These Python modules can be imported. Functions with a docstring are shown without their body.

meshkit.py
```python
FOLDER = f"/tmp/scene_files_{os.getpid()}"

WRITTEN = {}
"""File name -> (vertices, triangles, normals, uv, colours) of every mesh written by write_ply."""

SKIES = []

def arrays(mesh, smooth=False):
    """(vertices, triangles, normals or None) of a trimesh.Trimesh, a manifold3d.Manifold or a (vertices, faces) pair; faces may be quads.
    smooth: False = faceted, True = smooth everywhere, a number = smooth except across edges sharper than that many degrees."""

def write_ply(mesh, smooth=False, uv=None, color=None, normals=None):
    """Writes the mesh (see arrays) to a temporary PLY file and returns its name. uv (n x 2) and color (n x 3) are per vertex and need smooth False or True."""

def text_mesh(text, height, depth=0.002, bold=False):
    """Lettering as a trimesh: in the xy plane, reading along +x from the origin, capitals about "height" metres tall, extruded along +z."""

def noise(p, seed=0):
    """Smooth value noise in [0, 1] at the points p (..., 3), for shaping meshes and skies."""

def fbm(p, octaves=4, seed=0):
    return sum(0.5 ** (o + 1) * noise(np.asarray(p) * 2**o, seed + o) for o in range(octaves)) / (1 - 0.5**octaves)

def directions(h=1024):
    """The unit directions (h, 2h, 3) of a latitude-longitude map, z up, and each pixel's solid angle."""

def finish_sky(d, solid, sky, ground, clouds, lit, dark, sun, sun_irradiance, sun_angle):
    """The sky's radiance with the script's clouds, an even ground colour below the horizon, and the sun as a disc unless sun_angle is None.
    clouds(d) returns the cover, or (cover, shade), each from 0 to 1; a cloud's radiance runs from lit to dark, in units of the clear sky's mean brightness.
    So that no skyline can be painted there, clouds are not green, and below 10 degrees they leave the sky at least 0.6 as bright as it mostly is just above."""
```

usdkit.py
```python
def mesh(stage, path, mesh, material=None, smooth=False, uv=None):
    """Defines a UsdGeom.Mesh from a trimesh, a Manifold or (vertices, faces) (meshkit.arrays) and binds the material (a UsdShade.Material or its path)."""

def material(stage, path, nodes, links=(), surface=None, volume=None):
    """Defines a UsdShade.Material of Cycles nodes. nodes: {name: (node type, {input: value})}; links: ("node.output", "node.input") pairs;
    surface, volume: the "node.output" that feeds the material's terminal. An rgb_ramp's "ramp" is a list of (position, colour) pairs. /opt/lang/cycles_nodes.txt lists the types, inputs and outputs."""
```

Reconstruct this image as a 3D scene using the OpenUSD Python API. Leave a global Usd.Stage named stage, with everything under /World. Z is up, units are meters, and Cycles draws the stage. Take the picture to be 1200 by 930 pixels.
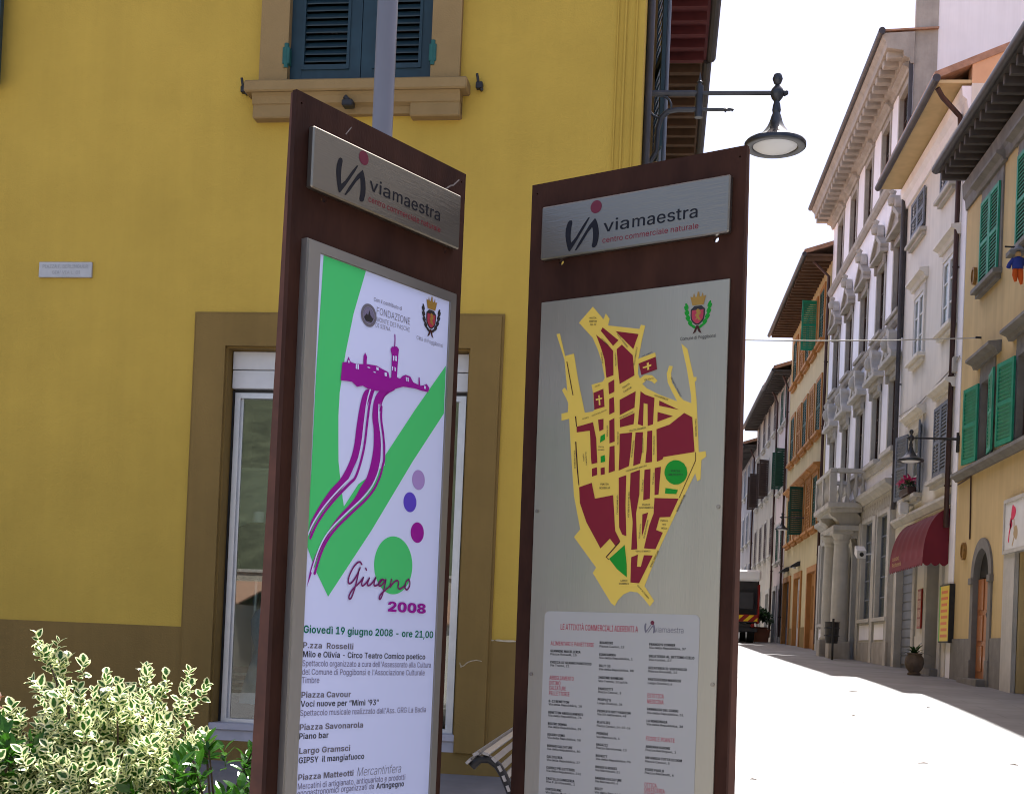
import glob, math, random
import numpy as np, trimesh, usdkit, meshkit
from pxr import Usd, UsdGeom, UsdLux, UsdShade, Gf, Sdf, Vt
from shapely import affinity, union_all
from shapely.geometry import Polygon, LineString, Point, box as sbox
from shapely.ops import unary_union

stage = Usd.Stage.CreateInMemory()
UsdGeom.SetStageUpAxis(stage, 'Z'); UsdGeom.SetStageMetersPerUnit(stage, 1.0)
UsdGeom.Xform.Define(stage, '/World'); UsdGeom.Scope.Define(stage, '/World/Looks')
rng = np.random.default_rng(11); random.seed(11)
PI = math.pi

# ---------------------------------------------------------------- camera, sky, sun, exposure
EXPOSURE = 1.66
SUN_EL, SUN_ROT = math.radians(65), math.radians(12.6)
SUN_I, SKY_I = 1.25, 0.075
EYE = np.array([0., 0., 1.6]); FPX = 1550.; YAW = math.radians(5.35); ROLL = .0418; PITCH = math.radians(.9)
_F0 = np.array([-math.sin(YAW), math.cos(YAW), 0]); _R0 = np.array([math.cos(YAW), math.sin(YAW), 0]); _U0 = np.array([0, 0, 1.])
_F = _F0*math.cos(PITCH)+_U0*math.sin(PITCH); _U = _U0*math.cos(PITCH)-_F0*math.sin(PITCH)
_CR = _R0*math.cos(ROLL)+_U*math.sin(ROLL); _CU = _U*math.cos(ROLL)-_R0*math.sin(ROLL)
cam = UsdGeom.Camera.Define(stage, '/World/camera')
cam.AddTransformOp().Set(Gf.Matrix4d(*_CR, 0, *_CU, 0, *(-_F), 0, *EYE, 1))
cam.CreateHorizontalApertureAttr(36.0); cam.CreateVerticalApertureAttr(27.9); cam.CreateFocalLengthAttr(FPX/1200*36)
cam.CreateVerticalApertureOffsetAttr((750-FPX*math.tan(PITCH)-465)/1200*36); cam.CreateHorizontalApertureOffsetAttr(0.)
cam.CreateClippingRangeAttr(Gf.Vec2f(.05, 5000)); cam.CreateExposureAttr(EXPOSURE)

L = '/World/Looks/'
usdkit.material(stage, L+'sky_look', {
    's': ('sky_texture', {'sky_type': 'single_scattering', 'sun_disc': False, 'sun_elevation': SUN_EL, 'sun_rotation': SUN_ROT, 'aerosol_density': 4.5, 'ozone_density': 1.0, 'air_density': 1.0}),
    'w': ('mix', {'mix_type': 'multiply', 'fac': 1., 'color2': (1., .955, 1.0)}), 'b': ('background_shader', {'strength': SKY_I})}, [('s.color', 'w.color1'), ('w.color', 'b.color')], surface='b.background')
dome = UsdLux.DomeLight.Define(stage, '/World/sky')
UsdShade.MaterialBindingAPI.Apply(dome.GetPrim()).Bind(UsdShade.Material.Get(stage, L+'sky_look'))
sun = UsdLux.DistantLight.Define(stage, '/World/sun')
sun.CreateNormalizeAttr(True); sun.CreateIntensityAttr(SUN_I); sun.CreateAngleAttr(.5); sun.CreateColorAttr(Gf.Vec3f(1, .975, .94))
_sd = np.array([math.cos(SUN_EL)*math.sin(SUN_ROT), math.cos(SUN_EL)*math.cos(SUN_ROT), math.sin(SUN_EL)])
_sx = np.cross([0, 0, 1.], _sd); _sx /= np.linalg.norm(_sx); _sy = np.cross(_sd, _sx)
sun.AddTransformOp().Set(Gf.Matrix4d(*_sx, 0, *_sy, 0, *_sd, 0, 0, 0, 50, 1))

# ---------------------------------------------------------------- materials
def C(*v): return tuple(float(x) for x in v)
def mul(c, k): return tuple(min(1., x*k) for x in c)
def surf(name, col, rough=.7, metal=0., var=.12, scale=1.5, bump=0., bscale=60., stretch=(1, 1, 1), col2=None, spec=.4, streak=0., coat=0.):
    """A surface with mottled colour, fine relief and, if asked, vertical weather streaks."""
    c2 = col2 or mul(col, 1+var); c1 = mul(col, 1-var)
    n = {'g': ('geometry', {}), 'm': ('mapping', {'scale': stretch}),
         'n': ('noise_texture', {'scale': scale, 'detail': 6., 'roughness': .62}), 'r': ('rgb_ramp', {'ramp': [(.3, c1), (.72, c2)]}),
         'p': ('principled_bsdf', {'roughness': rough, 'metallic': metal, 'specular_ior_level': spec, 'coat_weight': coat})}
    k = [('g.position', 'm.vector'), ('m.vector', 'n.vector'), ('n.fac', 'r.fac')]
    out = 'r.color'
    if streak:
        n['ms'] = ('mapping', {'scale': (2.2, 2.2, .12)}); n['ns'] = ('noise_texture', {'scale': 1.6, 'detail': 5., 'roughness': .7})
        n['rs'] = ('rgb_ramp', {'ramp': [(.38, (1-streak,)*3), (.6, (1., 1., 1.))]}); n['x'] = ('mix', {'mix_type': 'multiply', 'fac': 1.})
        k += [('g.position', 'ms.vector'), ('ms.vector', 'ns.vector'), ('ns.fac', 'rs.fac'), (out, 'x.color1'), ('rs.color', 'x.color2')]
        out = 'x.color'
    k.append((out, 'p.base_color'))
    if bump:
        n['mb'] = ('mapping', {'scale': stretch}); n['nb'] = ('noise_texture', {'scale': bscale, 'detail': 3.}); n['b'] = ('bump', {'strength': bump, 'distance': .01})
        k += [('g.position', 'mb.vector'), ('mb.vector', 'nb.vector'), ('nb.fac', 'b.height'), ('b.normal', 'p.normal')]
    return usdkit.material(stage, L+name, n, k, surface='p.BSDF')
def flat(name, col, rough=.5, spec=.18):
    return usdkit.material(stage, L+name, {'p': ('principled_bsdf', {'base_color': col, 'roughness': rough, 'specular_ior_level': spec})}, [], surface='p.BSDF')
def pane_mat(name, tint=(.86, .9, .88), k=1.6, rough=.0):
    return usdkit.material(stage, L+name, {'f': ('fresnel', {'IOR': 1.5}), 'k': ('math', {'math_type': 'multiply', 'use_clamp': True, 'value2': k}), 't': ('transparent_bsdf', {'color': tint}),
        'g': ('glossy_bsdf', {'color': (1, 1, 1), 'roughness': rough}), 'm': ('mix_closure', {})},
        [('f.fac', 'k.value1'), ('k.value', 'm.fac'), ('t.BSDF', 'm.closure1'), ('g.BSDF', 'm.closure2')], surface='m.closure')
def leaf_mat(name, ca, cb, edge=None, trans=.35, rough=.35):
    """Leaf colour varies leaf by leaf; with edge, the rim of each leaf is pale (primvar rim)."""
    n = {'g': ('geometry', {}), 'r': ('rgb_ramp', {'ramp': [(0., ca), (1., cb)]}), 'p': ('principled_bsdf', {'roughness': rough, 'specular_ior_level': .5}), 't': ('translucent_bsdf', {}), 'x': ('mix_closure', {'fac': trans})}
    k = [('g.random_per_island', 'r.fac')]; out = 'r.color'
    if edge:
        n['a'] = ('attribute', {'attribute': 'rim'}); n['nz'] = ('noise_texture', {'scale': 90., 'detail': 2.}); n['ad'] = ('math', {'math_type': 'multiply_add', 'value2': .55})
        n['ra'] = ('rgb_ramp', {'ramp': [(.72, (0, 0, 0)), (.9, (1, 1, 1))]}); n['mx'] = ('mix', {'color2': edge})
        k += [('g.position', 'nz.vector'), ('nz.fac', 'ad.value1'), ('a.fac', 'ad.value3'), ('ad.value', 'ra.fac'), ('ra.color', 'mx.fac'), (out, 'mx.color1')]
        out = 'mx.color'
    k += [(out, 'p.base_color'), (out, 't.color'), ('p.BSDF', 'x.closure1'), ('t.BSDF', 'x.closure2')]
    return usdkit.material(stage, L+name, n, k, surface='x.closure')
def paving_mat(name, col, bw, bh, var=.14, mortar=.5):
    n = {'g': ('geometry', {}), 'b': ('brick_texture', {'scale': 1., 'brick_width': bw, 'row_height': bh, 'mortar_size': .007, 'mortar_smooth': .3, 'color1': mul(col, 1-var), 'color2': mul(col, 1+var), 'mortar': mul(col, mortar), 'offset': .5}),
         'n': ('noise_texture', {'scale': .7, 'detail': 8., 'roughness': .7}), 'r': ('rgb_ramp', {'ramp': [(.3, (.72, .71, .7)), (.7, (1.08, 1.08, 1.08))]}), 'x': ('mix', {'mix_type': 'multiply', 'fac': 1.}),
         'n2': ('noise_texture', {'scale': 35., 'detail': 4.}), 'bp': ('bump', {'strength': .25, 'distance': .01}), 'p': ('principled_bsdf', {'roughness': .75, 'specular_ior_level': .3})}
    k = [('g.position', 'b.vector'), ('g.position', 'n.vector'), ('n.fac', 'r.fac'), ('b.color', 'x.color1'), ('r.color', 'x.color2'), ('x.color', 'p.base_color'), ('g.position', 'n2.vector'), ('n2.fac', 'bp.height'), ('bp.normal', 'p.normal')]
    return usdkit.material(stage, L+name, n, k, surface='p.BSDF')

M = {}
M['yellow'] = surf('yellow_plaster', C(.525, .35, .062), .85, var=.11, scale=.7, bump=.3, bscale=70, streak=.045, spec=.2)
M['brownband'] = surf('brown_plaster', C(.235, .15, .046), .85, var=.10, scale=1.3, bump=.3, bscale=70, streak=.08, spec=.2)
M['tanstone'] = surf('tan_stone', C(.29, .195, .085), .85, var=.10, scale=2.5, bump=.3, bscale=90, spec=.2)
M['bluepaint'] = surf('blue_shutter_paint', C(.012, .036, .050), .5, var=.2, scale=6)
M['greenpaint'] = surf('green_shutter_paint', C(.012, .235, .135), .55, var=.2, scale=5)
M['darkgreen'] = surf('dark_green_paint', C(.012, .06, .035), .6, var=.2, scale=5)
M['greyblue'] = surf('grey_blue_paint', C(.15, .17, .21), .6, var=.12, scale=4)
M['brownpaint'] = surf('brown_window_paint', C(.055, .030, .022), .5, var=.2, scale=5)
M['ochre'] = surf('ochre_trim', C(.38, .17, .045), .8, var=.12, scale=3)
M['whitepaint'] = surf('white_frame_paint', C(.62, .62, .62), .5, var=.08, scale=4)
M['alu'] = surf('aluminium', C(.55, .56, .58), .4, metal=.7, var=.08, scale=8)
M['sillmarble'] = surf('grey_marble', C(.42, .40, .43), .45, var=.12, scale=5)
M['teal'] = surf('teal_iron', C(.015, .10, .085), .5, var=.2, scale=10)
M['black'] = surf('black_iron', C(.018, .018, .02), .5, var=.25, scale=10)
M['lampmetal'] = surf('lamp_iron', C(.055, .058, .065), .38, metal=.6, var=.2, scale=12)
M['pole'] = surf('painted_pole', C(.15, .155, .185), .5, var=.12, scale=4, bump=.05, stretch=(1, 1, .3))
M['rust'] = surf('dark_corten', C(.034, .0125, .0075), .7, var=.35, scale=7, bump=.1, bscale=160, col2=C(.056, .022, .013), stretch=(1, 1, .35), spec=.12)
M['rustedge'] = surf('rust_edge', C(.075, .026, .014), .75, var=.3, scale=9)
M['steel'] = surf('brushed_steel', C(.27, .245, .205), .32, metal=.92, var=.05, scale=3, bump=.10, bscale=260, stretch=(.06, .06, 1))
M['steelv'] = surf('brushed_steel_sheet', C(.36, .335, .27), .42, metal=.86, var=.14, scale=1.3, bump=.08, bscale=260, stretch=(1, 1, .05))
M['steelframe'] = surf('brushed_steel_frame', C(.36, .345, .315), .38, metal=.9, var=.06, scale=3, bump=.10, bscale=260, stretch=(1, 1, .05))
M['dirpanel'] = surf('directory_grey', C(.36, .355, .335), .45, var=.03, scale=2)
M['soffit'] = surf('brown_soffit', C(.10, .058, .035), .85, var=.25, scale=3)
M['soffitred'] = surf('red_soffit', C(.10, .022, .028), .85, var=.25, scale=3)
M['soffitdark'] = surf('dark_eave_wood', C(.075, .066, .062), .85, var=.25, scale=3)
M['soffitcream'] = surf('cream_soffit', C(.55, .42, .22), .85, var=.1, scale=3)
M['tile'] = surf('roof_tile', C(.36, .21, .14), .85, var=.3, scale=5, bump=.5, bscale=12)
M['gutter'] = surf('dark_gutter', C(.065, .06, .064), .5, metal=.3, var=.2, scale=6)
M['copper'] = surf('brown_downpipe', C(.06, .03, .025), .45, metal=.3, var=.25, scale=5)
M['yellow2'] = surf('warm_yellow_plaster', C(.55, .41, .20), .88, var=.09, scale=.8, bump=.25, bscale=50, streak=.12, spec=.2)
M['cream'] = surf('cream_plaster', C(.70, .665, .60), .88, var=.07, scale=.8, bump=.25, bscale=50, streak=.10, spec=.2)
M['peach'] = surf('peach_plaster', C(.66, .40, .24), .88, var=.12, scale=1, bump=.25, bscale=50, spec=.2)
M['white'] = surf('white_plaster', C(.84, .83, .87), .88, var=.05, scale=.8, bump=.2, bscale=50, streak=.07, spec=.2)
M['stone'] = surf('beige_stone', C(.47, .45, .41), .85, var=.14, scale=2.2, bump=.4, bscale=30, streak=.12, spec=.2)
M['stonedark'] = surf('grey_brown_stone', C(.36, .335, .30), .85, var=.16, scale=2.5, bump=.4, bscale=30, streak=.12, spec=.2)
M['serena'] = surf('grey_stone', C(.20, .19, .175), .85, var=.18, scale=3, bump=.4, bscale=35, streak=.15, spec=.2)
M['yellow3'] = surf('bright_ochre_plaster', C(.55, .45, .25), .88, var=.07, scale=.8, bump=.2, bscale=50, streak=.1, spec=.2)
M['pink'] = surf('pink_plaster', C(.60, .50, .47), .88, var=.07, scale=.8, bump=.2, bscale=50, streak=.12, spec=.2)
M['beige'] = surf('beige_plaster', C(.47, .43, .36), .88, var=.09, scale=.8, bump=.2, bscale=50, streak=.15, spec=.2)
M['greywall'] = surf('grey_plaster', C(.35, .33, .33), .88, var=.09, scale=.8, bump=.2, bscale=50, streak=.15, spec=.2)
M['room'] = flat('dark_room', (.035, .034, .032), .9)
M['shoproom'] = surf('shop_interior', C(.22, .24, .22), .9, var=.2, scale=2)
M['glass'] = pane_mat('window_glass', k=.55); M['shopglass'] = pane_mat('shop_glass', (.84, .90, .87), 1.9)
M['wood'] = surf('orange_wood', C(.30, .095, .022), .5, var=.3, scale=4, stretch=(6, 6, .5), coat=.2)
M['darkwood'] = surf('dark_wood', C(.05, .035, .028), .6, var=.3, scale=4, stretch=(6, 6, .5))
M['awning'] = surf('burgundy_cloth', C(.155, .009, .022), .75, var=.12, scale=3, bump=.1, bscale=300)
M['terracotta'] = surf('ochre_ceramic', C(.24, .125, .028), .55, var=.3, scale=18)
M['pot'] = surf('stone_pot', C(.13, .10, .08), .85, var=.25, scale=9, bump=.3, bscale=60)
M['concrete'] = surf('planter_concrete', C(.34, .33, .31), .9, var=.15, scale=4, bump=.3, bscale=60)
M['bark'] = surf('bark', C(.09, .06, .04), .9, var=.3, scale=30)
M['varieg'] = leaf_mat('variegated_leaf', (.025, .10, .01), (.15, .26, .03), edge=(.84, .86, .50), trans=.34, rough=.22)
M['leafgreen'] = leaf_mat('green_leaf', (.03, .11, .008), (.17, .30, .02), trans=.4, rough=.25)
M['leafred'] = leaf_mat('young_red_leaf', (.16, .05, .02), (.26, .13, .03), trans=.35, rough=.35)
M['potleaf'] = leaf_mat('pot_leaf', (.03, .07, .02), (.07, .13, .04), trans=.25)
M['petal'] = leaf_mat('pink_petal', (.5, .02, .12), (.65, .06, .2), trans=.3)
M['street'] = paving_mat('street_stone', (.25, .25, .255), 1.15, .48, var=.06, mortar=.72)
M['ground'] = surf('grey_pavement', C(.20, .19, .19), .85, var=.14, scale=3, bump=.35, bscale=50)
M['hill'] = surf('wooded_hill', C(.075, .085, .05), .95, var=.5, scale=.35, bump=.8, bscale=1.5)
M['plaque'] = surf('white_marble', C(.44, .44, .44), .5, var=.08, scale=12)
# printed colours
M['p_lav'] = flat('print_lavender', (.60, .655, .91), .38); M['p_green'] = flat('print_green', (.065, .54, .16), .38)
M['p_mag'] = flat('print_magenta', (.28, .008, .27), .38); M['p_pale'] = flat('print_pale_purple', (.36, .25, .55), .38); M['p_blue'] = flat('print_blue', (.10, .06, .50), .38)
M['p_dkgreen'] = flat('print_dark_green', (.0, .15, .09), .4); M['p_grey'] = flat('print_grey', (.15, .14, .17), .4); M['p_lgrey'] = flat('print_light_grey', (.17, .155, .24), .4)
M['p_black'] = flat('print_black', (.010, .010, .014), .4); M['p_yellow'] = flat('print_yellow', (.66, .47, .085), .4); M['p_burg'] = flat('print_burgundy', (.185, .0105, .024), .4)
M['p_mgreen'] = flat('print_map_green', (.008, .24, .02), .4); M['p_red'] = flat('print_red', (.36, .04, .07), .4); M['p_ink'] = flat('print_ink', (.03, .028, .03), .4)
M['p_dot'] = flat('print_plum', (.13, .022, .04), .4); M['p_gold'] = flat('print_gold', (.30, .18, .04), .4); M['p_brown'] = flat('print_brown', (.05, .015, .012), .4); M['p_white'] = flat('print_white', (.75, .75, .75), .4); M['p_orange'] = flat('print_orange', (.7, .15, .02), .4)
M['p_pink'] = flat('print_pink', (.62, .03, .10), .5); M['p_signyellow'] = flat('print_sign_yellow', (.75, .52, .02), .4); M['p_signgreen'] = flat('print_sign_green', (.10, .42, .05), .4)
M['cloth_black'] = flat('black_cloth', (.012, .012, .013), .9); M['cloth_blue'] = surf('blue_cloth', C(.14, .22, .30), .9, var=.2, scale=9); M['cloth_orange'] = flat('orange_cloth', (.55, .10, .02), .9); M['cloth_royal'] = flat('royal_cloth', (.03, .05, .25), .9)
M['frost'] = flat('frosted_glass', (.72, .74, .76), .35)
M['truckwhite'] = flat('truck_white', (.78, .78, .78), .35); M['truckdark'] = surf('truck_dark', C(.035, .035, .04), .5, var=.3); M['truckred'] = flat('truck_red', (.24, .018, .014), .35); M['rubber'] = flat('rubber', (.02, .02, .02), .8)
M['benchsteel'] = surf('bench_steel', C(.36, .36, .37), .4, metal=.8, var=.08, scale=10)

# ---------------------------------------------------------------- prims: things, parts, sub-parts
USED, ORIGIN = {}, {}
def unique(parent, name):
    k = USED.get((parent, name), 0); USED[(parent, name)] = k+1
    return f'{parent}/{name}' if k == 0 else f'{parent}/{name}_{k:03d}'
def data(p, label=None, cat=None, group=None, kind=None):
    for k, v in (('label', label), ('category', cat), ('group', group), ('kind', kind)):
        if v: p.SetCustomDataByKey(k, v)
def thing(name, label, cat, loc=(0, 0, 0), group=None):
    path = unique('/World', name); x = UsdGeom.Xform.Define(stage, path); x.AddTranslateOp().Set(Gf.Vec3d(*map(float, loc)))
    ORIGIN[path] = np.array(loc, float); data(x.GetPrim(), label, cat, group)
    return path
def cat_mesh(m):
    if isinstance(m, (list, tuple)):
        m = [x for x in m if x is not None]
        vs, fs, k = [], [], 0
        for x in m:
            vs.append(np.asarray(x.vertices)); fs.append(np.asarray(x.faces)+k); k += len(x.vertices)
        return trimesh.Trimesh(np.vstack(vs), np.vstack(fs), process=False)
    return m
def part(parent, name, mesh, mat, smooth=False, label=None, kind=None):
    mesh = cat_mesh(mesh); path = unique(parent, name); root = '/'.join(path.split('/')[:3])
    m = trimesh.Trimesh(np.asarray(mesh.vertices)-ORIGIN[root], mesh.faces, process=False)
    p = usdkit.mesh(stage, path, m, M[mat] if isinstance(mat, str) else mat, smooth=smooth); data(p.GetPrim(), label, None, None, kind)
    return path
def each(parent, name, meshes, mat, smooth=False):
    for m in meshes: part(parent, name, m, mat, smooth)
def solo(name, mesh, mat, label=None, cat=None, group=None, kind=None, smooth=False):
    path = unique('/World', name); p = usdkit.mesh(stage, path, cat_mesh(mesh), M[mat], smooth=smooth); data(p.GetPrim(), label, cat, group, kind)
    return path

# ---------------------------------------------------------------- shapes
def tm(v, f): return trimesh.Trimesh(np.asarray(v, float), np.asarray(f, int), process=False)
def polys(g):
    if g.is_empty: return []
    return [p for p in (g.geoms if hasattr(g, 'geoms') else [g]) if p.geom_type == 'Polygon' and p.area > 1e-9]
class Fr:
    """A wall's own axes: u along it, z up, n out of it."""
    def __init__(s, O, U, N, W=(0, 0, 1)):
        s.O, s.U, s.N, s.W = (np.array(x, float) for x in (O, U, N, W)); s.flip = np.dot(np.cross(s.U, s.W), s.N) < 0
    def P(s, u, z, n=0.): return s.O+s.U*u+s.W*z+s.N*n
    def X(s, v, f):
        v = np.asarray(v, float); f = np.asarray(f)
        return tm(s.O+v[:, :1]*s.U+v[:, 1:2]*s.W+v[:, 2:]*s.N, f[:, ::-1] if s.flip else f)
    def ext(s, g, n0, n1):
        out = []
        for p in polys(g):
            e = trimesh.creation.extrude_polygon(p, n1-n0, engine='earcut'); v = np.array(e.vertices); v[:, 2] += n0; out.append(s.X(v, e.faces))
        return cat_mesh(out)
    def sheet(s, g, n):
        out = []
        for p in polys(g):
            v, f = trimesh.creation.triangulate_polygon(p, engine='earcut'); v = np.column_stack([v, np.full(len(v), n)])
            t = v[f]; a = np.cross(t[:, 1]-t[:, 0], t[:, 2]-t[:, 0])[:, 2]; f = np.where(a[:, None] < 0, f[:, ::-1], f); out.append(s.X(v, f))
        return cat_mesh(out) if out else None
    def box(s, u0, u1, z0, z1, n0, n1, c=0.):
        if c <= 0:
            e = trimesh.creation.box((u1-u0, z1-z0, n1-n0)); v = np.array(e.vertices)+[(u0+u1)/2, (z0+z1)/2, (n0+n1)/2]; return s.X(v, e.faces)
        pts = []
        for a, sa in ((u0, 1), (u1, -1)):
            for b, sb in ((z0, 1), (z1, -1)):
                for d, sd in ((n0, 1), (n1, -1)):
                    pts += [(a, b+sb*c, d+sd*c), (a+sa*c, b, d+sd*c), (a+sa*c, b+sb*c, d)]
        h = trimesh.Trimesh(pts, process=False).convex_hull; return s.X(h.vertices, h.faces)
    def tube(s, pts, r, k=8): return tube([s.P(*p) for p in pts], r, k)
    def profile(s, prof, u0, u1):
        """A moulding: prof = [(n, z), ...] closed outline swept along u."""
        p = Polygon(prof); e = trimesh.creation.extrude_polygon(p if p.is_valid else p.buffer(0), u1-u0, engine='earcut'); v = np.array(e.vertices)
        w = np.column_stack([u0+v[:, 2], v[:, 1], v[:, 0]]); m = s.X(w, e.faces); m = tm(m.vertices, m.faces); 
        return m if m.volume > 0 else tm(m.vertices, m.faces[:, ::-1])
def tube(pts, r, k=8, cap=True):
    pts = np.asarray(pts, float); n = len(pts); rr = np.broadcast_to(np.asarray(r, float), (n,))
    t = np.gradient(pts, axis=0); t /= np.maximum(np.linalg.norm(t, axis=1, keepdims=True), 1e-9)
    a = np.array([0, 0, 1.]) if abs(t[0, 2]) < .9 else np.array([1., 0, 0]); V = []
    for i in range(n):
        a = a-t[i]*np.dot(a, t[i]); a /= np.linalg.norm(a); b = np.cross(t[i], a)
        th = np.arange(k)/k*2*PI; V.append(pts[i]+rr[i]*(np.cos(th)[:, None]*a+np.sin(th)[:, None]*b))
    V = np.vstack(V); F = []
    for i in range(n-1):
        for j in range(k):
            p, q = i*k+j, i*k+(j+1) % k; F += [(p, q, q+k), (p, q+k, p+k)]
    if cap:
        V = np.vstack([V, pts[0], pts[-1]]); e = len(V)
        for j in range(k): F += [(e-2, (j+1) % k, j), (e-1, (n-1)*k+j, (n-1)*k+(j+1) % k)]
    return tm(V, F)
def lathe(prof, c, k=24):
    """prof = [(radius, z)], turned about the vertical through c."""
    prof = np.asarray(prof, float); n = len(prof); th = np.arange(k)/k*2*PI; V = []
    for r, z in prof: V.append(np.column_stack([c[0]+r*np.cos(th), c[1]+r*np.sin(th), np.full(k, c[2]+z)]))
    V = np.vstack(V); F = []
    for i in range(n-1):
        for j in range(k):
            p, q = i*k+j, i*k+(j+1) % k; F += [(p, q, q+k), (p, q+k, p+k)]
    return tm(V, F)
def wbox(x0, x1, y0, y1, z0, z1, c=0.): return WORLD.box(x0, x1, z0, z1, -y1, -y0, c)
WORLD = Fr((0, 0, 0), (1, 0, 0), (0, -1, 0))
def chaikin(p, it=2, closed=True):
    p = np.asarray(p, float)
    for _ in range(it):
        q = np.roll(p, -1, 0) if closed else p[1:]; a = p if closed else p[:-1]
        r = np.empty((2*len(a), 2)); r[0::2] = .75*a+.25*q; r[1::2] = .25*a+.75*q
        p = r if closed else np.vstack([p[:1], r, p[-1:]])
    return p
_fonts = {}
def text_poly(t, size=44, weight='Regular'):
    """Lettering as outlines, baseline at y = 0, capitals one unit tall."""
    from PIL import Image, ImageDraw, ImageFont
    key = (size, weight)
    if key not in _fonts:
        f = ImageFont.truetype(glob.glob('/opt/blender-*/*/datafiles/fonts/Inter.woff2')[0], size)
        try: f.set_variation_by_name(weight)
        except Exception: pass
        _fonts[key] = f
    f = _fonts[key]; st = 0
    x0, y0, x1, y1 = f.getbbox(t, anchor='ls', stroke_width=st); im = Image.new('L', (x1-x0+8, y1-y0+8))
    ImageDraw.Draw(im).text((4-x0, 4-y0), t, 255, f, anchor='ls', stroke_width=st)
    on = np.pad(np.asarray(im) > 120, ((0, 0), (1, 1))).astype(np.int8); d = np.diff(on, axis=1)
    r, s = np.nonzero(d == 1); e = np.nonzero(d == -1)[1]
    from shapely import box as vbox
    g = union_all(vbox(s, -r-1, e, -r)).buffer(.45, quad_segs=2).buffer(-.45, quad_segs=2).simplify(.45 if size < 60 else .6)
    k = 1/(size*.727)
    return affinity.affine_transform(g, [k, 0, 0, k, (x0-4)*k, (4-y0)*k])
def text(fr, t, a, z, n, h, width=None, weight='Regular', size=30, rot=0., shear=0., centre=False):
    """Text sheet on frame fr: a, z of the baseline's start, capital height h, squeezed to width if given."""
    g = text_poly(t, size, weight); x0, _, x1, _ = g.bounds; sx = (width/(x1-x0)) if width else h
    g = affinity.affine_transform(g, [sx, shear*h, 0, h, -x0*sx, 0])
    if centre: g = affinity.translate(g, -(g.bounds[0]+g.bounds[2])/2, -h/2)
    if rot: g = affinity.rotate(g, rot, origin=(0, 0))
    return fr.sheet(affinity.translate(g, a, z), n)

# ---------------------------------------------------------------- ground
_GY = np.array([-200, -60, -20, 0, 10.5, 21, 25, 30, 36.7, 46, 53, 66, 100, 300.]); _GZ = np.array([-6, -2.2, -.9, 0, .54, 1.10, 1.22, 1.34, 1.50, 1.74, 1.90, 2.10, 2.6, 5.])
from scipy.interpolate import PchipInterpolator
gz = PchipInterpolator(_GY, _GZ)
def ground_sheet(x0, x1, y0, y1, dz, nx, ny):
    xs, ys = np.linspace(x0, x1, nx), np.linspace(y0, y1, ny); X, Y = np.meshgrid(xs, ys); Z = gz(Y)+dz
    V = np.column_stack([X.ravel(), Y.ravel(), Z.ravel()]); F = []
    for j in range(ny-1):
        for i in range(nx-1):
            p = j*nx+i; F += [(p, p+1, p+nx+1), (p, p+nx+1, p+nx)]
    return tm(V, F)
solo('ground', ground_sheet(-200, 200, -200, 300, -.02, 5, 260), 'ground', 'grey ground around the square', kind='structure')
solo('street', ground_sheet(-.6, 6.3, 8.5, 130, 0., 3, 220), 'street', 'pale stone paved street running uphill', kind='structure')
solo('square_paving', ground_sheet(-1.2, 30, -30, 8.5, 0., 3, 90), 'ground', 'grey paving of the open square', kind='structure')

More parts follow.
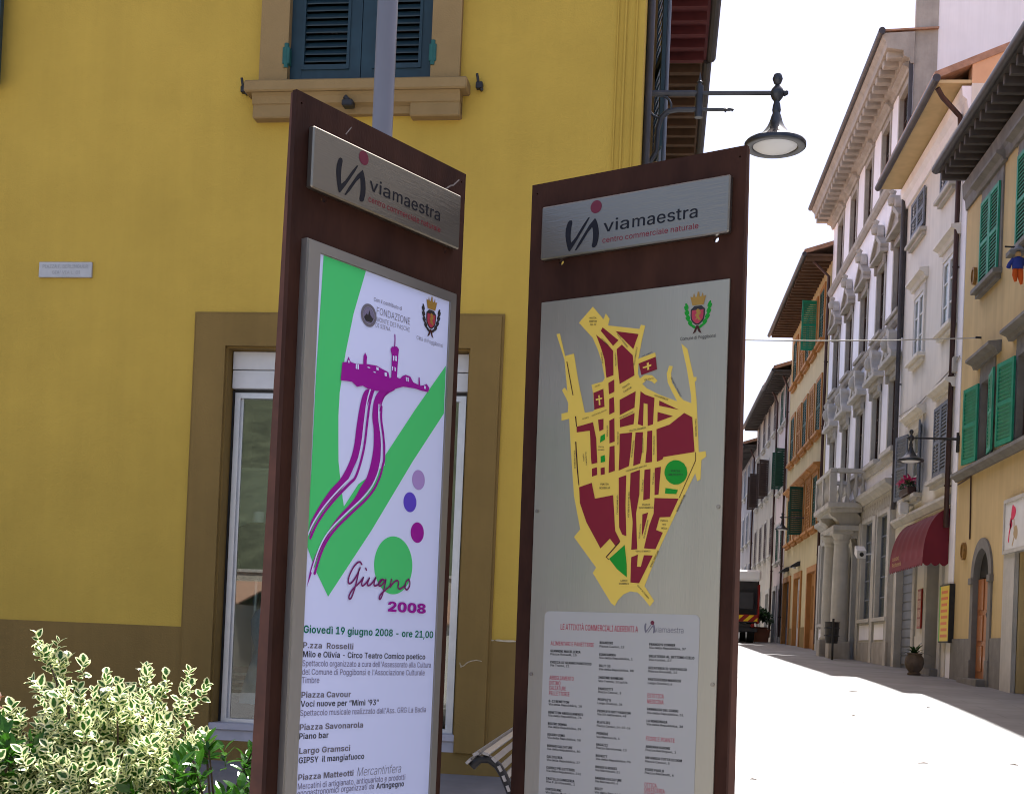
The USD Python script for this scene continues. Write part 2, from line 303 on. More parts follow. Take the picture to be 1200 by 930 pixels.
# ---------------------------------------------------------------- flat artwork, in millimetres on the pylons' faces
ART = {
    'streets': [[[240,2612],[279,2570],[286,2587],[300,2569],[295,2550],[402,2529],[407,2541],[421,2537],[412,2497],[403,2446],[401,2441],[457,2455],[460,2442],[403,2427],[402,2398],[409,2382],[425,2392],[449,2389],[468,2372],[458,2363],[449,2371],[432,2377],[418,2366],[433,2352],[474,2331],[534,2307],[515,2338],[501,2365],[497,2390],[504,2412],[516,2410],[511,2389],[515,2363],[542,2321],[554,2309],[579,2299],[578,2319],[561,2400],[541,2473],[551,2465],[561,2456],[584,2373],[593,2373],[593,2363],[588,2359],[596,2302],[608,2157],[629,2159],[632,2144],[617,2134],[617,2136],[616,2079],[606,2074],[599,2097],[571,2043],[525,1949],[494,1886],[448,1774],[481,1732],[468,1715],[444,1741],[426,1755],[402,1758],[379,1749],[362,1732],[351,1714],[338,1723],[272,1811],[283,1827],[202,1919],[223,1942],[197,2043],[181,2176],[170,2278],[143,2274],[142,2295],[165,2299],[165,2326],[158,2340],[141,2367],[150,2375],[160,2363],[146,2460],[114,2541],[126,2542],[148,2471],[179,2476],[199,2387],[225,2293],[252,2295],[258,2299],[251,2352],[245,2376],[284,2383],[290,2393],[277,2444],[262,2482],[243,2518],[193,2568]]],
    'districts': [[[277,2546],[333,2502],[315,2487],[271,2536]],[[322,2530],[400,2514],[384,2471]],[[255,2526],[297,2492],[316,2472],[320,2399],[296,2393],[287,2449],[273,2486]],[[328,2476],[345,2488],[383,2453],[391,2393],[342,2371],[333,2429]],[[404,2427],[459,2442],[465,2405],[414,2392]],[[303,2377],[323,2386],[325,2349],[307,2343]],[[253,2351],[287,2361],[293,2307],[258,2300]],[[308,2329],[324,2334],[328,2289],[310,2282]],[[344,2324],[397,2346],[395,2298],[346,2278]],[[347,2265],[396,2282],[394,2249],[348,2242]],[[413,2345],[428,2334],[460,2322],[458,2245],[441,2241],[438,2305],[425,2309],[425,2242],[408,2248],[412,2310]],[[476,2313],[541,2282],[476,2298]],[[472,2280],[522,2265],[472,2251]],[[311,2264],[328,2271],[332,2201],[314,2196]],[[198,2252],[255,2263],[268,2214],[274,2149],[275,2140],[255,2137],[253,2149],[245,2238],[199,2235]],[[272,2269],[291,2271],[292,2239],[278,2234]],[[470,2230],[512,2241],[558,2272],[584,2258],[595,2158],[496,2148],[493,2141],[475,2135]],[[348,2223],[390,2225],[388,2177],[383,2126],[349,2114],[349,2179]],[[401,2224],[426,2224],[425,2165],[420,2132],[397,2126],[399,2177]],[[440,2226],[456,2227],[459,2135],[437,2133],[440,2175]],[[315,2186],[332,2189],[336,2114],[315,2108]],[[350,2093],[375,2100],[376,2012],[382,1920],[368,1925],[357,1946]],[[389,2105],[420,2114],[421,2042],[412,1986],[420,1881],[400,1880],[402,1961],[389,2038]],[[435,2113],[455,2115],[456,2028],[434,2024]],[[469,2117],[489,2120],[484,2040],[471,2038]],[[214,2069],[258,2081],[271,2033],[333,2042],[344,1936],[363,1905],[346,1892],[327,1913],[296,1884],[244,1963],[219,2021]],[[471,2030],[549,2026],[524,1974],[490,1973],[480,1937],[502,1929],[480,1881],[442,1884],[457,1950],[470,1985]],[[433,1983],[452,1988],[438,1929],[434,1919]],[[401,1858],[423,1866],[421,1830],[434,1830],[443,1864],[472,1863],[430,1782],[401,1784]],[[257,2123],[274,2127],[276,2104],[258,2099]],[[287,2124],[301,2126],[302,2105],[288,2103]]],
    'cross': [[[270,2342],[275,2343],[276,2334],[284,2335],[285,2331],[277,2329],[279,2313],[274,2312],[272,2329],[263,2327],[262,2332],[272,2333]],[[431,2425],[438,2428],[438,2420],[446,2421],[446,2416],[438,2414],[440,2406],[433,2405],[433,2413],[419,2411],[418,2415],[432,2418]]],
    'green': [[[283,2219],[298,2226],[299,2208],[282,2200]],[[286,2159],[300,2162],[302,2142],[287,2140]],[[574,2101],[574,2094],[572,2087],[569,2081],[565,2076],[559,2072],[553,2069],[547,2067],[540,2067],[532,2067],[525,2070],[519,2073],[513,2078],[508,2083],[505,2090],[502,2096],[501,2103],[502,2110],[504,2117],[507,2123],[511,2128],[516,2132],[523,2135],[529,2137],[536,2137],[544,2136],[550,2134],[557,2130],[563,2126],[567,2120],[571,2114],[573,2107]],[[506,2058],[546,2051],[541,2039],[505,2042]],[[378,1894],[387,1838],[389,1799],[355,1823],[327,1853]]],
    'thin': [[[154,2453],[157,2453],[183,2348],[180,2349]],[[191,2284],[195,2284],[200,2252],[197,2252]],[[195,2207],[199,2207],[209,2117],[215,2075],[212,2075],[205,2117]],[[597,2157],[599,2157],[600,2132],[552,2028],[550,2028],[598,2133]],[[315,1859],[360,1905],[362,1902],[319,1858],[327,1852],[325,1850]]],
    'map_labels': [[243,2577,'PIAZZA',5,5],[244,2567,'MARTIRI',5,5],[244,2557,'DEL 20',5,5],[365,2364,'PIAZZA',-27,5.5],[370,2352,'CAVOUR',-27,5.5],[276,2289,'PIAZZA BERLINGUER',-17,4],[369,2277,'VIA MARMOCCHI',-20,4.5],[409,2233,'PIAZZA GRAMSCI',-8,5],[483,2321,'VIA GARIBALDI',-340,5],[529,2349,'VIA FRATELLI ROSSELLI',60,4.5],[440,2378,'VIA VOLTA',-5,4.5],[347,2500,'VIA DEL CHIASSINO',50,4.5],[393,2449,'VIA S. FRANCESCO',-82,4.5],[279,2454,'VIA SENESE',80,4.5],[326,2445,'VIA MAESTRA',86,4.5],[287,2500,'VIA TRENTO',45,4.5],[597,2227,'VIALE MARCONI',87,5],[343,2210,'VIA MAESTRA',88,4.5],[306,2233,'VIA PISANA',88,4.5],[394,2176,'VIA MONTORSOLI',-84,4.5],[464,2183,'VIA MONTEGRAPPA',89,4.5],[427,2185,'VIA DEL POZZO',88,4.5],[431,2451,'VIA S. LORENZO',-17,3.6],[267,2371,'VIA DEL',-17,4],[229,2276,'DI FORTE',-10,4],[287,2187,'PIAZZA',5,4],[287,2178,'NAZARIO',5,4],[196,2153,'VIALE GARIBALDI',86,5],[227,2157,'PIAZZA',84,4.5],[236,2154,'DEL MERCATO',84,4.5],[303,2075,'PIAZZA',0,6],[304,2064,'ROSSELLI',0,6],[408,2118,'VIA BERNARDO MARTINI',-12,4.5],[537,2106,'PIAZZA',3,6],[538,2095,'MATTEOTTI',3,6],[445,2011,'PIAZZA',0,5.5],[446,2002,'SAVONAROLA',0,5.5],[506,1963,'PIAZZA',4,5],[506,1952,'DEI',4,5],[507,1941,'MILLE',4,5],[349,2013,'VIA MONTORSOLI',88,5],[387,2012,'VIA DELLA REPUBBLICA',89,5],[428,1934,'VIA DEL POZZO',-86,4.5],[447,1939,'VIA MONTEGRAPPA',-78,4.5],[557,2013,'BORGO MARTURI',-64,5],[478,1853,'BORGO MARTURI',-64,5],[440,1875,'VIA G. DI MARCO',0,4.5],[380,1789,'LARGO',0,5.5],[380,1780,'GRAMSCI',0,5.5],[445,1757,'VIA XX SETTEMBRE',45,4.5],[431,2067,'VIA S. GALLO',-86,4.2],[466,2086,'VIA VENEZIA',-86,4.2]],
    'rows': [[1,1593,'ALIMENTARI E PANETTERIE','r'],[1,1572,'GIANNINI MACELLERIA','b'],[1,1563,'Piazza Rosselli, 15','n'],[1,1538,'CHICCA DI GIANNI PANIFICIO','b'],[1,1529,'Via Trento, 21','n'],[1,1420,'0-12 BENETTON','b'],[1,1411,'Via della Repubblica, 18','n'],[1,1386,'BENETTON ABBIGLIAMENTO','b'],[1,1377,'Via della Repubblica, 76','n'],[1,1352,'BOLERO DONNA','b'],[1,1343,'Via della Repubblica, 39','n'],[1,1319,'BOLERO UOMO','b'],[1,1310,'Via della Repubblica, 58','n'],[1,1285,'BORGHI CALZATURE','b'],[1,1276,'Via della Repubblica, 80','n'],[1,1252,'CALZOLERIA','b'],[1,1243,'Via della Repubblica, 27','n'],[1,1219,'CAROLI PELLETTERIE','b'],[1,1210,'Via della Repubblica, 112','n'],[1,1186,'CASTELLO CAMICERIA','b'],[1,1177,'Via F.lli Rosselli, 1','n'],[1,1154,'CORTIGIANI','b'],[1,1145,'Via Borgo Marturi, 3','n'],[1,1489,'ABBIGLIAMENTO','r'],[1,1473,'INTIMO','r'],[1,1458,'CALZATURE','r'],[1,1442,'PELLETTERIE','r'],[2,1603,'BRANDINI','b'],[2,1593,'Piazza Cavour, 12','n'],[2,1568,'BIANCAMODA','b'],[2,1559,'Via della Repubblica, 1','n'],[2,1535,'OLLY 33','b'],[2,1525,'Via della Repubblica, 88','n'],[2,1500,'INSIEME BAMBINO','b'],[2,1490,'Via Trento, 10 p/t/s','n'],[2,1467,'PANCIOTTI','b'],[2,1458,'Piazza Cavour, 3','n'],[2,1435,"PEOPLE'S",'b'],[2,1425,'Largo Gramsci, 26','n'],[2,1401,"PEOPLE'S HOT FASHION",'b'],[2,1392,'Via XX Settembre, 48','n'],[2,1368,'PLAYLIFE','b'],[2,1358,'Piazza Cavour, 14-15-16','n'],[2,1335,'PRIMIGI','b'],[2,1325,'Via Marmocchi, 4','n'],[2,1302,'RAGAZZI','b'],[2,1293,'Piazza Savonarola, 13','n'],[2,1269,'ROCKETT','b'],[2,1260,'Via della Repubblica, 96','n'],[2,1236,'ROSSI & ROSSI','b'],[2,1227,'Via Marmocchi, 21','n'],[2,1203,'SANDRA CALZATURE','b'],[2,1194,'Via Marmocchi, 4','n'],[2,1172,'SOLEY','b'],[2,1162,'Via della Repubblica, 88','n'],[3,1604,"FRANCO'S CORNER",'b'],[3,1595,'Via della Repubblica, 37','n'],[3,1570,'GELATERIA AL SETTIMO CIELO','b'],[3,1560,'Via Fortini, 27','n'],[3,1536,'GELATERIA IL VENTAGLIO','b'],[3,1527,'Piazza Rosselli, 11','n'],[3,1503,'PASTICCERIA MARCESI','b'],[3,1493,'Largo Gramsci, 6','n'],[3,1417,'FARMACIA DEL CORSO','b'],[3,1407,'Via della Repubblica, 51','n'],[3,1383,'LA RONDINAIA','b'],[3,1374,'Via della Repubblica, 38','n'],[3,1309,'ADRIANA BARONI','b'],[3,1300,'Piazza Berlinguer, 1','n'],[3,1277,"UN'AMICA TUTTA DI DOM",'b'],[3,1267,'Piazza Cavour, 5','n'],[3,1243,'FIORI PAOLO','b'],[3,1234,'Piazza Matteotti, 6','n'],[3,1454,'ESTETICA','r'],[3,1437,'MEDICINA','r'],[3,1330,'FIORI E PIANTE','r'],[3,1197,'OTTICA','r'],[3,1183,'OREFICERIA','r'],[3,1169,'GIOIELLERIA','r']],
    'cols': [[134,1597],[281,1601],[305,1605],[402,1401],[472,1607],[582,1576]],
    'header': [[167,1641],[432,1645],[486,1648],[578,1651]],
    'hdrlogo': [[446,1665],[483,1640]],
    'crestR': [[593,2566],[563,2513],[559,2614],[650,2494]],
    'logo': [[[156,2881],[171,2880],[166,2855],[165,2828],[169,2806],[223,2880],[234,2881],[167,2787],[159,2786],[150,2815],[146,2840],[148,2861]],[[179,2786],[247,2880],[258,2862],[265,2833],[264,2809],[257,2787],[240,2787],[245,2812],[244,2838],[239,2853],[190,2786]]],
    'dot': [[252,2909],[271,2907],[251,2929]],
    'vm': [[280,2829],[591,2827],[279,2855]],
    'cc': [[278,2793],[595,2795],[312,2806]],
    'p_green': [[[105,2620],[274,2613],[230,2478],[205,2364],[189,2253],[188,2189],[192,2124],[196,2068],[210,2002],[225,1947],[279,2015],[385,2081],[386,2111],[504,2257],[639,2414],[639,2270],[506,2109],[341,1892],[179,1698],[126,1766],[92,1825],[91,1922],[94,2022],[96,2287]]],
    'p_town': [[[193,2337],[211,2341],[216,2357],[226,2344],[248,2343],[276,2348],[276,2371],[282,2381],[290,2372],[290,2351],[332,2354],[353,2350],[382,2345],[388,2330],[395,2333],[394,2395],[386,2412],[392,2420],[413,2425],[423,2419],[421,2398],[419,2338],[432,2336],[443,2346],[457,2352],[477,2351],[491,2337],[515,2333],[514,2355],[519,2356],[523,2332],[540,2337],[552,2343],[565,2333],[561,2320],[533,2319],[499,2320],[448,2316],[420,2306],[389,2292],[336,2284],[295,2284],[278,2288],[255,2281],[234,2291],[189,2287]]],
    'p_cut': [[[246,2343],[251,2342],[252,2329],[246,2330]],[[253,2344],[258,2343],[259,2329],[254,2330]],[[397,2396],[403,2395],[403,2381],[398,2382]],[[407,2397],[414,2397],[415,2383],[408,2383]],[[395,2365],[400,2364],[400,2353],[396,2354]],[[406,2365],[411,2364],[412,2353],[407,2354]],[[329,2350],[339,2350],[340,2342],[330,2342]],[[365,2342],[375,2342],[375,2332],[366,2332]],[[457,2346],[461,2345],[462,2334],[458,2335]],[[464,2346],[470,2345],[470,2334],[465,2335]],[[540,2336],[547,2335],[548,2327],[540,2327]],[[214,2347],[220,2347],[220,2340],[215,2340]],[[293,2344],[304,2344],[304,2342],[294,2341]],[[319,2336],[328,2336],[328,2333],[319,2333]]],
    'p_river': [[[289,2282],[274,2249],[261,2180],[253,2097],[212,2023],[163,1983],[105,1905],[95,1878],[99,1852],[106,1879],[135,1922],[208,1988],[238,2023],[259,2062],[289,2120],[289,2185],[296,2223],[304,2247],[326,2286]],[[357,2296],[327,2265],[321,2208],[333,2173],[334,2108],[313,2036],[289,2011],[262,1967],[199,1915],[146,1847],[109,1782],[95,1713],[100,1729],[119,1774],[152,1843],[200,1901],[263,1949],[333,2016],[361,2067],[364,2103],[364,2154],[348,2208],[351,2250],[379,2283],[427,2307]]],
    'p_strand': [[[323,2283],[310,2248],[303,2187],[296,2112],[268,2030],[245,2015],[165,1943],[121,1889],[101,1850]],[[360,2243],[359,2210],[377,2152],[381,2091],[376,2083],[369,2049],[335,1993],[244,1924],[182,1873],[147,1825],[123,1757]],[[385,2292],[362,2266],[354,2232]],[[403,2456],[405,2440],[404,2423]]],
    'p_circ': [[[535,2058],[533,2087]],[[501,1989],[499,2018]],[[540,1904],[538,1934]],[[441,1801],[436,1884]]],
    'p_script': [[[305,1794],[298,1802],[283,1796],[264,1775],[252,1749],[255,1736],[269,1741],[288,1763],[299,1784]],[[295,1779],[286,1740],[271,1700],[261,1694],[257,1702],[271,1723],[300,1743],[314,1758]],[[314,1758],[307,1741],[310,1733],[323,1740],[338,1756]],[[339,1758],[330,1740],[336,1735],[351,1744],[365,1761]],[[365,1761],[358,1743],[362,1736],[379,1743],[392,1755]],[[406,1755],[392,1759],[378,1748],[380,1737],[393,1741],[407,1756]],[[409,1758],[402,1728],[392,1703],[383,1700],[385,1713],[408,1728],[427,1741]],[[433,1760],[426,1734],[439,1750],[457,1760],[466,1754],[461,1738],[471,1733],[493,1746]],[[508,1765],[496,1758],[492,1740],[501,1732],[514,1744],[514,1759],[507,1765]],[[322,1784],[325,1780]]],
    'p_2008': [[422,1667],[592,1669],[424,1698]],
    'p_rows': [[91,1597,633,'Giovedì 19 giugno 2008 - ore 21,00','g'],[92,1557,287,'P.zza  Rosselli','h'],[93,1533,600,'Milo e Olivia - Circo Teatro Comico poetico','b'],[93,1509,628,"Spettacolo organizzato a cura dell'Assessorato alla Cultura",'l'],[93,1486,601,"del Comune di Poggibonsi e l'Associazione Culturale",'l'],[93,1464,159,'Timbre','l'],[94,1425,286,'Piazza Cavour','h'],[93,1401,403,'Voci nuove per “Mimì ’93”','b'],[93,1377,614,"Spettacolo musicale realizzato dall'Ass. GRG La Badia",'l'],[93,1339,341,'Piazza Savonarola','h'],[93,1315,204,'Piano bar','b'],[95,1276,292,'Largo Gramsci','h'],[95,1251,351,'GIPSY  il mangiafuoco','b'],[96,1206,310,'Piazza Matteotti','h'],[325,1204,510,'Mercantinfera','s'],[96,1182,532,'Mercatini di artigianato, antiquariato e prodotti','l'],[95,1164,398,'enogastronomici organizzati da','l'],[408,1163,528,'Artingegno','b']],
    'p_sponsor': [[291,2487],[289,2519]],
    'p_sp': [[309,2532,429,'Con il contributo di'],[323,2499,467,'FONDAZIONE'],[324,2478,466,'MONTE DEI PASCHI'],[321,2462,383,'DI SIENA'],[499,2464,620,'Città di Poggibonsi']],
    'crestL': [[563,2539],[557,2480],[565,2600],[603,2543]],
}

# ---------------------------------------------------------------- windows, shutters
def leaf(fr, u0, u1, z0, z1, n, pitch=.07, th=.035, rail=.07, mid=True):
    """A louvred leaf: frame and its tilted slats, returned separately."""
    f = [fr.box(u0, u0+rail, z0, z1, n, n+th), fr.box(u1-rail, u1, z0, z1, n, n+th), fr.box(u0+rail, u1-rail, z0, z0+rail*1.3, n+.002, n+th-.002), fr.box(u0+rail, u1-rail, z1-rail, z1, n+.002, n+th-.002)]
    if mid: zm = (z0+z1)/2; f.append(fr.box(u0+rail, u1-rail, zm-rail/2, zm+rail/2, n+.002, n+th-.002))
    s = []; k = int((z1-z0-rail*2.3)/pitch); za = z0+rail*1.3
    for i in range(k):
        z = za+(i+.5)*(z1-rail-za)/k; h = pitch*.80
        v = np.array([[u, zz, nn] for u in (u0+rail, u1-rail) for zz, nn in ((z+h*.5, n+.004), (z+h*.5+.008, n+.008), (z-h*.5+.008, n+th-.004), (z-h*.5, n+th-.008))])
        s.append(fr.X(v, [(0, 1, 5), (0, 5, 4), (1, 2, 6), (1, 6, 5), (2, 3, 7), (2, 7, 6), (3, 0, 4), (3, 4, 7), (0, 2, 1), (0, 3, 2), (4, 5, 6), (4, 6, 7)]))
    return f, s
def turned(fr, u, ang, side=1):
    """Axes of a leaf hinged at u and opened by ang degrees (side: which way the leaf runs when shut)."""
    a = math.radians(ang); return Fr(fr.P(u, 0, 0), fr.U*(side*math.cos(a))+fr.N*math.sin(a), fr.N*math.cos(a)-fr.U*(side*math.sin(a)), fr.W)
def shutter(b, fr, u0, u1, z0, z1, mat, n=.02, pitch=.07, label=None, name='shutter'):
    f, s = leaf(fr, u0, u1, z0, z1, n, pitch); p = part(b, name, f, mat, label=label); part(p, 'slats', s, mat, kind='stuff'); return p
def window(b, fr, u0, u1, z0, z1, frame='brownpaint', rec=.07, leaves=2, bars=2, surround=None, sill=None, hood=None, glass='glass', label=None, fw=.05, nopane=False):
    """Frame recessed in the opening (part), with its pane, stone surround, sill and hood as sub-parts."""
    n0, n1 = -rec-.05, -rec; f = [fr.box(u0, u0+fw, z0, z1, n0, n1), fr.box(u1-fw, u1, z0, z1, n0, n1), fr.box(u0+fw, u1-fw, z0, z0+fw, n0+.003, n1-.003), fr.box(u0+fw, u1-fw, z1-fw, z1, n0+.003, n1-.003)]
    for k in range(1, leaves): u = u0+(u1-u0)*k/leaves; f.append(fr.box(u-fw*.8, u+fw*.8, z0+fw, z1-fw, n0+.006, n1+.004))
    for k in range(1, bars+1): z = z0+(z1-z0)*k/(bars+1); f.append(fr.box(u0+fw, u1-fw, z-.016, z+.016, n0+.009, n1-.009))
    w = part(b, 'window', f, frame, label=label)
    if not nopane: part(w, 'pane', fr.box(u0+fw*.5, u1-fw*.5, z0+fw*.5, z1-fw*.5, n0+.018, n0+.026), glass)
    if surround:
        sw, pr, sm = surround; part(w, 'surround', fr.ext(sbox(u0-sw, z0, u1+sw, z1+sw).difference(sbox(u0+.004, z0-1, u1-.004, z1-.004)), -.1, pr), sm)
    if sill:
        ov, h, pr, sm = sill; part(w, 'sill', [fr.box(u0-ov, u1+ov, z0-h, z0, -.1, pr, .012), fr.box(u0-ov*.6, u1+ov*.6, z0-h*1.9, z0-h, -.05, pr*.55)], sm)
    if hood:
        ov, gap, h, pr, sm = hood; sw = surround[0] if surround else 0; zb = z1+sw+gap
        part(w, 'hood', [fr.profile([(-.02, zb), (pr*.35, zb), (pr*.5, zb+h*.35), (pr*.9, zb+h*.55), (pr, zb+h*.6), (pr, zb+h*.85), (-.02, zb+h)], u0-ov, u1+ov), fr.box(u0-sw, u1+sw, z1+sw+.003, zb, -.02, .025)], sm)
    return w
def downpipe(b, fr, pts, r=.045, mat='copper', label=None):
    p = part(b, 'downpipe', fr.tube(pts, r, 10), mat, smooth=40, label=label)
    zs = [q[1] for q in pts]; each(p, 'bracket', [fr.tube([(pts[-1][0], z, 0), (pts[-1][0], z, pts[-1][2]+r+.01)], .018, 6) for z in np.arange(min(zs)+.8, max(zs)-.3, 2.1)], mat)
    return p

# ---------------------------------------------------------------- the yellow corner house
YC = np.array([-.117, 10.414, 0.]); YU = np.array([-.99893, .04623, 0]); YN = np.array([-.04623, -.99893, 0])
YF = Fr(YC, YU, YN)                                   # front wall: u runs left from the corner
_sd2 = np.array([.017, 1, 0.])/math.hypot(.017, 1); YS = Fr(YC, _sd2, (_sd2[1], -_sd2[0], 0))   # street wall: u runs up the street
yh = thing('yellow_house', 'large yellow corner house with brown base band and blue louvred shutters', 'house', YC+[0, 0, .54])
ZT = 10.3
shop = sbox(1.285, .69, 3.325, 3.915);  up = [(1.70, 2.90), (6.02, 7.22), (9.6, 10.8)]
hole = unary_union([shop]+[sbox(a, 6.05, b, 7.80) for a, b in up])
part(yh, 'wall', YF.ext(sbox(.0, -.6, 12, ZT).difference(hole), -.42, 0), 'yellow')
side_win = [(2.0, 3.2), (5.4, 6.6), (8.8, 10.0), (12.2, 13.4), (15.6, 16.8), (19, 20.2), (22.4, 23.6)]
part(yh, 'side_wall', YS.ext(sbox(.42, -.6, 26, ZT).difference(unary_union([sbox(a, 6.05, b, 7.8) for a, b in side_win])), -.42, 0), 'yellow')
each(yh, 'rear_wall', [YF.box(12.0, 12.4, -.6, ZT, -24, 0), YS.box(25.58, 26, -.6, ZT, -12, -.43)], 'yellow')
part(yh, 'base_band', YF.ext(sbox(.004, -.6, 12, 1.60).difference(sbox(1.02, -1, 3.6, 9)), -.01, .012), 'brownband')
part(yh, 'base_band', YS.ext(sbox(.05, -.6, 26, 1.60), -.01, .012), 'brownband')
sur = sbox(1.04, .3, 3.58, 4.175).difference(shop).difference(sbox(1.0, 0, 3.7, .69))
sp = part(yh, 'shop_surround', [YF.ext(sur, -.01, .034), YF.ext(sbox(1.02, -.6, 3.60, .69), -.01, .012), YF.ext(sbox(1.02, .69, 1.04, 4.19).union(sbox(3.58, .69, 3.60, 4.19)).union(sbox(1.02, 4.175, 3.60, 4.195)), -.01, .018)], 'brownband')
part(yh, 'shop_reveal', [YF.box(1.26, 1.30, .69, 3.94, -.45, -.002), YF.box(3.31, 3.35, .69, 3.94, -.45, -.002), YF.box(1.30, 3.31, 3.90, 3.94, -.45, -.002)], 'brownband')
# shop window
sw = part(yh, 'shop_window', [YF.box(1.33, 1.375, .83, 3.56, -.20, -.13), YF.box(3.235, 3.28, .83, 3.56, -.20, -.13), YF.box(1.375, 3.235, 3.515, 3.56, -.197, -.133), YF.box(1.375, 3.235, .83, .86, -.197, -.133), YF.box(2.27, 2.33, .86, 3.515, -.194, -.136),
    YF.box(3.215, 3.235, .86, 3.515, -.185, -.16), YF.box(1.375, 1.395, .86, 3.515, -.185, -.16)], 'alu')
part(sw, 'pane', YF.box(1.38, 2.30, .85, 3.53, -.172, -.166), 'shopglass'); part(sw, 'pane', YF.box(2.31, 3.23, .85, 3.53, -.172, -.166), 'shopglass')
part(sw, 'gasket', [YF.box(1.30, 1.33, .83, 3.58, -.21, -.15), YF.box(3.28, 3.31, .83, 3.58, -.21, -.15), YF.box(1.33, 3.28, 3.56, 3.585, -.21, -.15)], 'black')
rb_ = part(yh, 'roller_box', YF.box(1.31, 3.30, 3.59, 3.74, -.24, -.10, .004), 'whitepaint'); part(rb_, 'cover', YF.box(1.31, 3.30, 3.747, 3.895, -.24, -.095, .004), 'whitepaint')
part(yh, 'shop_sill', [YF.box(1.25, 3.33, .775, .83, -.24, .03, .006), YF.box(1.29, 3.315, .69, .775, -.24, .012)], 'sillmarble')
part(yh, 'shop_room', [YF.box(.5, 4.2, .62, .66, -3.2, -.25), YF.box(.5, 4.2, .62, 4.2, -3.25, -3.2), YF.box(.45, .5, .62, 4.2, -3.2, -.43), YF.box(4.2, 4.25, .62, 4.2, -3.2, -.43), YF.box(.5, 4.2, 3.97, 4.02, -3.2, -.43)], 'shoproom')
part(yh, 'shop_screen', [YF.box(2.0, 4.1, .8, 3.05, -1.3, -1.27), YF.box(2.0, 4.1, 3.05, 3.08, -1.31, -1.25)], surf('pale_green_screen', C(.55, .60, .54), .9, var=.12))
# front windows of the first floor
for i, (a, b) in enumerate(up):
    w = window(yh, YF, a, b, 6.05, 7.8, 'brownpaint', rec=.25, surround=(.235, .055, 'tanstone'))
    c = (a+b)/2; s = part(yh, 'window_sill', [YF.box(c-.92, c+.92, 5.955, 6.05, -.1, .17, .012), YF.profile([(-.02, 5.80), (.055, 5.80), (.065, 5.855), (.11, 5.875), (.125, 5.93), (.145, 5.953), (-.02, 5.953)], c-.86, c+.86)], 'tanstone')
    each(s, 'corbel', [YF.box(c-.86, c-.45, 5.762, 5.90, -.02, .10, .01), YF.box(c+.45, c+.86, 5.762, 5.90, -.02, .10, .01)], 'tanstone')
    for u0, u1 in ((a+.004, c-.003), (c+.003, b-.004)):
        if i == 1 and u0 < c:
            fr_ = turned(YF, a, 176, 1); f, sl = leaf(fr_, 0, .655, 6.075, 7.795, -.10, .058, .045, .095); p = part(yh, 'shutter', f, 'bluepaint', label='leaf folded back against the wall')
            for m in sl: part(p, 'slat', m, 'bluepaint')
            continue
        f, sl = leaf(YF, u0, u1, 6.075, 7.795, -.06, .058, .045, .095)
        inner = [YF.box(u0+.095, u0+.118, 6.2, 7.7, -.052, -.006), YF.box(u1-.118, u1-.095, 6.2, 7.7, -.052, -.006), YF.box(u0+.118, u1-.118, 6.199, 6.24, -.05, -.008)]
        p = part(yh, 'shutter', f+inner, 'bluepaint')
        for m in sl: part(p, 'slat', m, 'bluepaint')
    for u in (a-.01, b+.01): part(yh, 'hinge', [YF.box(u-.03, u+.03, 6.22, 6.36, .0, .065, .006), YF.tube([(u, 6.19, .05), (u, 6.39, .05)], .02, 8)], 'teal')
    for u in (c-.99, c+.97): part(yh, 'shutter_stop', [YF.box(u-.035, u+.02, 6.0, 6.055, 0, .05, .006), YF.tube([(u+.0, 6.05, .045), (u+.012, 6.115, .05)], .011, 6), YF.tube([(u-.02, 6.0, .0), (u-.035, 5.985, .06)], .012, 6)], 'black')
part(yh, 'shutter_stop', [YF.box(2.30, 2.39, 5.82, 5.875, .1, .19, .01), YF.tube([(2.34, 5.87, .16), (2.37, 5.90, .17)], .02, 6)], 'black')
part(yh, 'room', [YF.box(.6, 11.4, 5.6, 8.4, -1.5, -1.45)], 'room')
part(yh, 'chalk_mark', YF.sheet(unary_union([LineString(chaikin([(1.255, 1.385), (1.235, 1.375), (1.20, 1.415), (1.13, 1.435), (1.09, 1.425)], 2, False)).buffer(.0045), LineString([(1.262, 1.405), (1.25, 1.37)]).buffer(.004)]), .0365), surf('chalk', C(.38, .31, .20), .9, var=.4, scale=60))
part(yh, 'chipped_paint', [YF.sheet(Polygon(chaikin([(x, 1.592), (x+.05, 1.604), (x+.12, 1.598), (x+.17, 1.606), (x+.2, 1.592), (x+.1, 1.585)], 1)), .0135) for x in (.80, .98)], 'chalk_' if 0 else surf('chipped_plaster', C(.50, .43, .30), .9, var=.2, scale=40))
# street side: brown surrounds with blue shutters folded back
for a, b in side_win:
    window(yh, YS, a, b, 6.05, 7.8, 'brownpaint', rec=.25, surround=(.22, .06, 'tanstone'), sill=(.28, .10, .14, 'tanstone'))
    for side, u in ((1, b), (-1, a)): shutter(yh, turned(YS, u, 172 if side < 0 else 172, -side), 0, .58, 6.08, 7.78, 'bluepaint', n=-.075)
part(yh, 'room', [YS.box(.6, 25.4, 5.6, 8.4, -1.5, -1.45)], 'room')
for n_, u, r in ((0, .07, .008), (0, .155, .011), (0, .215, .007)): part(yh, 'painted_cable', YF.tube([(u+.015, .6, .008), (u, 5, .008), (u-.01, ZT, .008)], r, 6), 'yellow')
part(yh, 'downpipe', YS.tube([(.28, .6, .04), (.28, ZT-.1, .04)], .032, 12), 'gutter', smooth=40)
part(yh, 'conduit', YS.tube([(1.55, 4.4, .13), (1.55, ZT-.05, .13)], .014, 8), 'greyblue', smooth=40); part(yh, 'conduit', YS.tube([(1.75, 4.2, .17), (1.75, ZT-.05, .17)], .018, 8), 'greyblue', smooth=40)
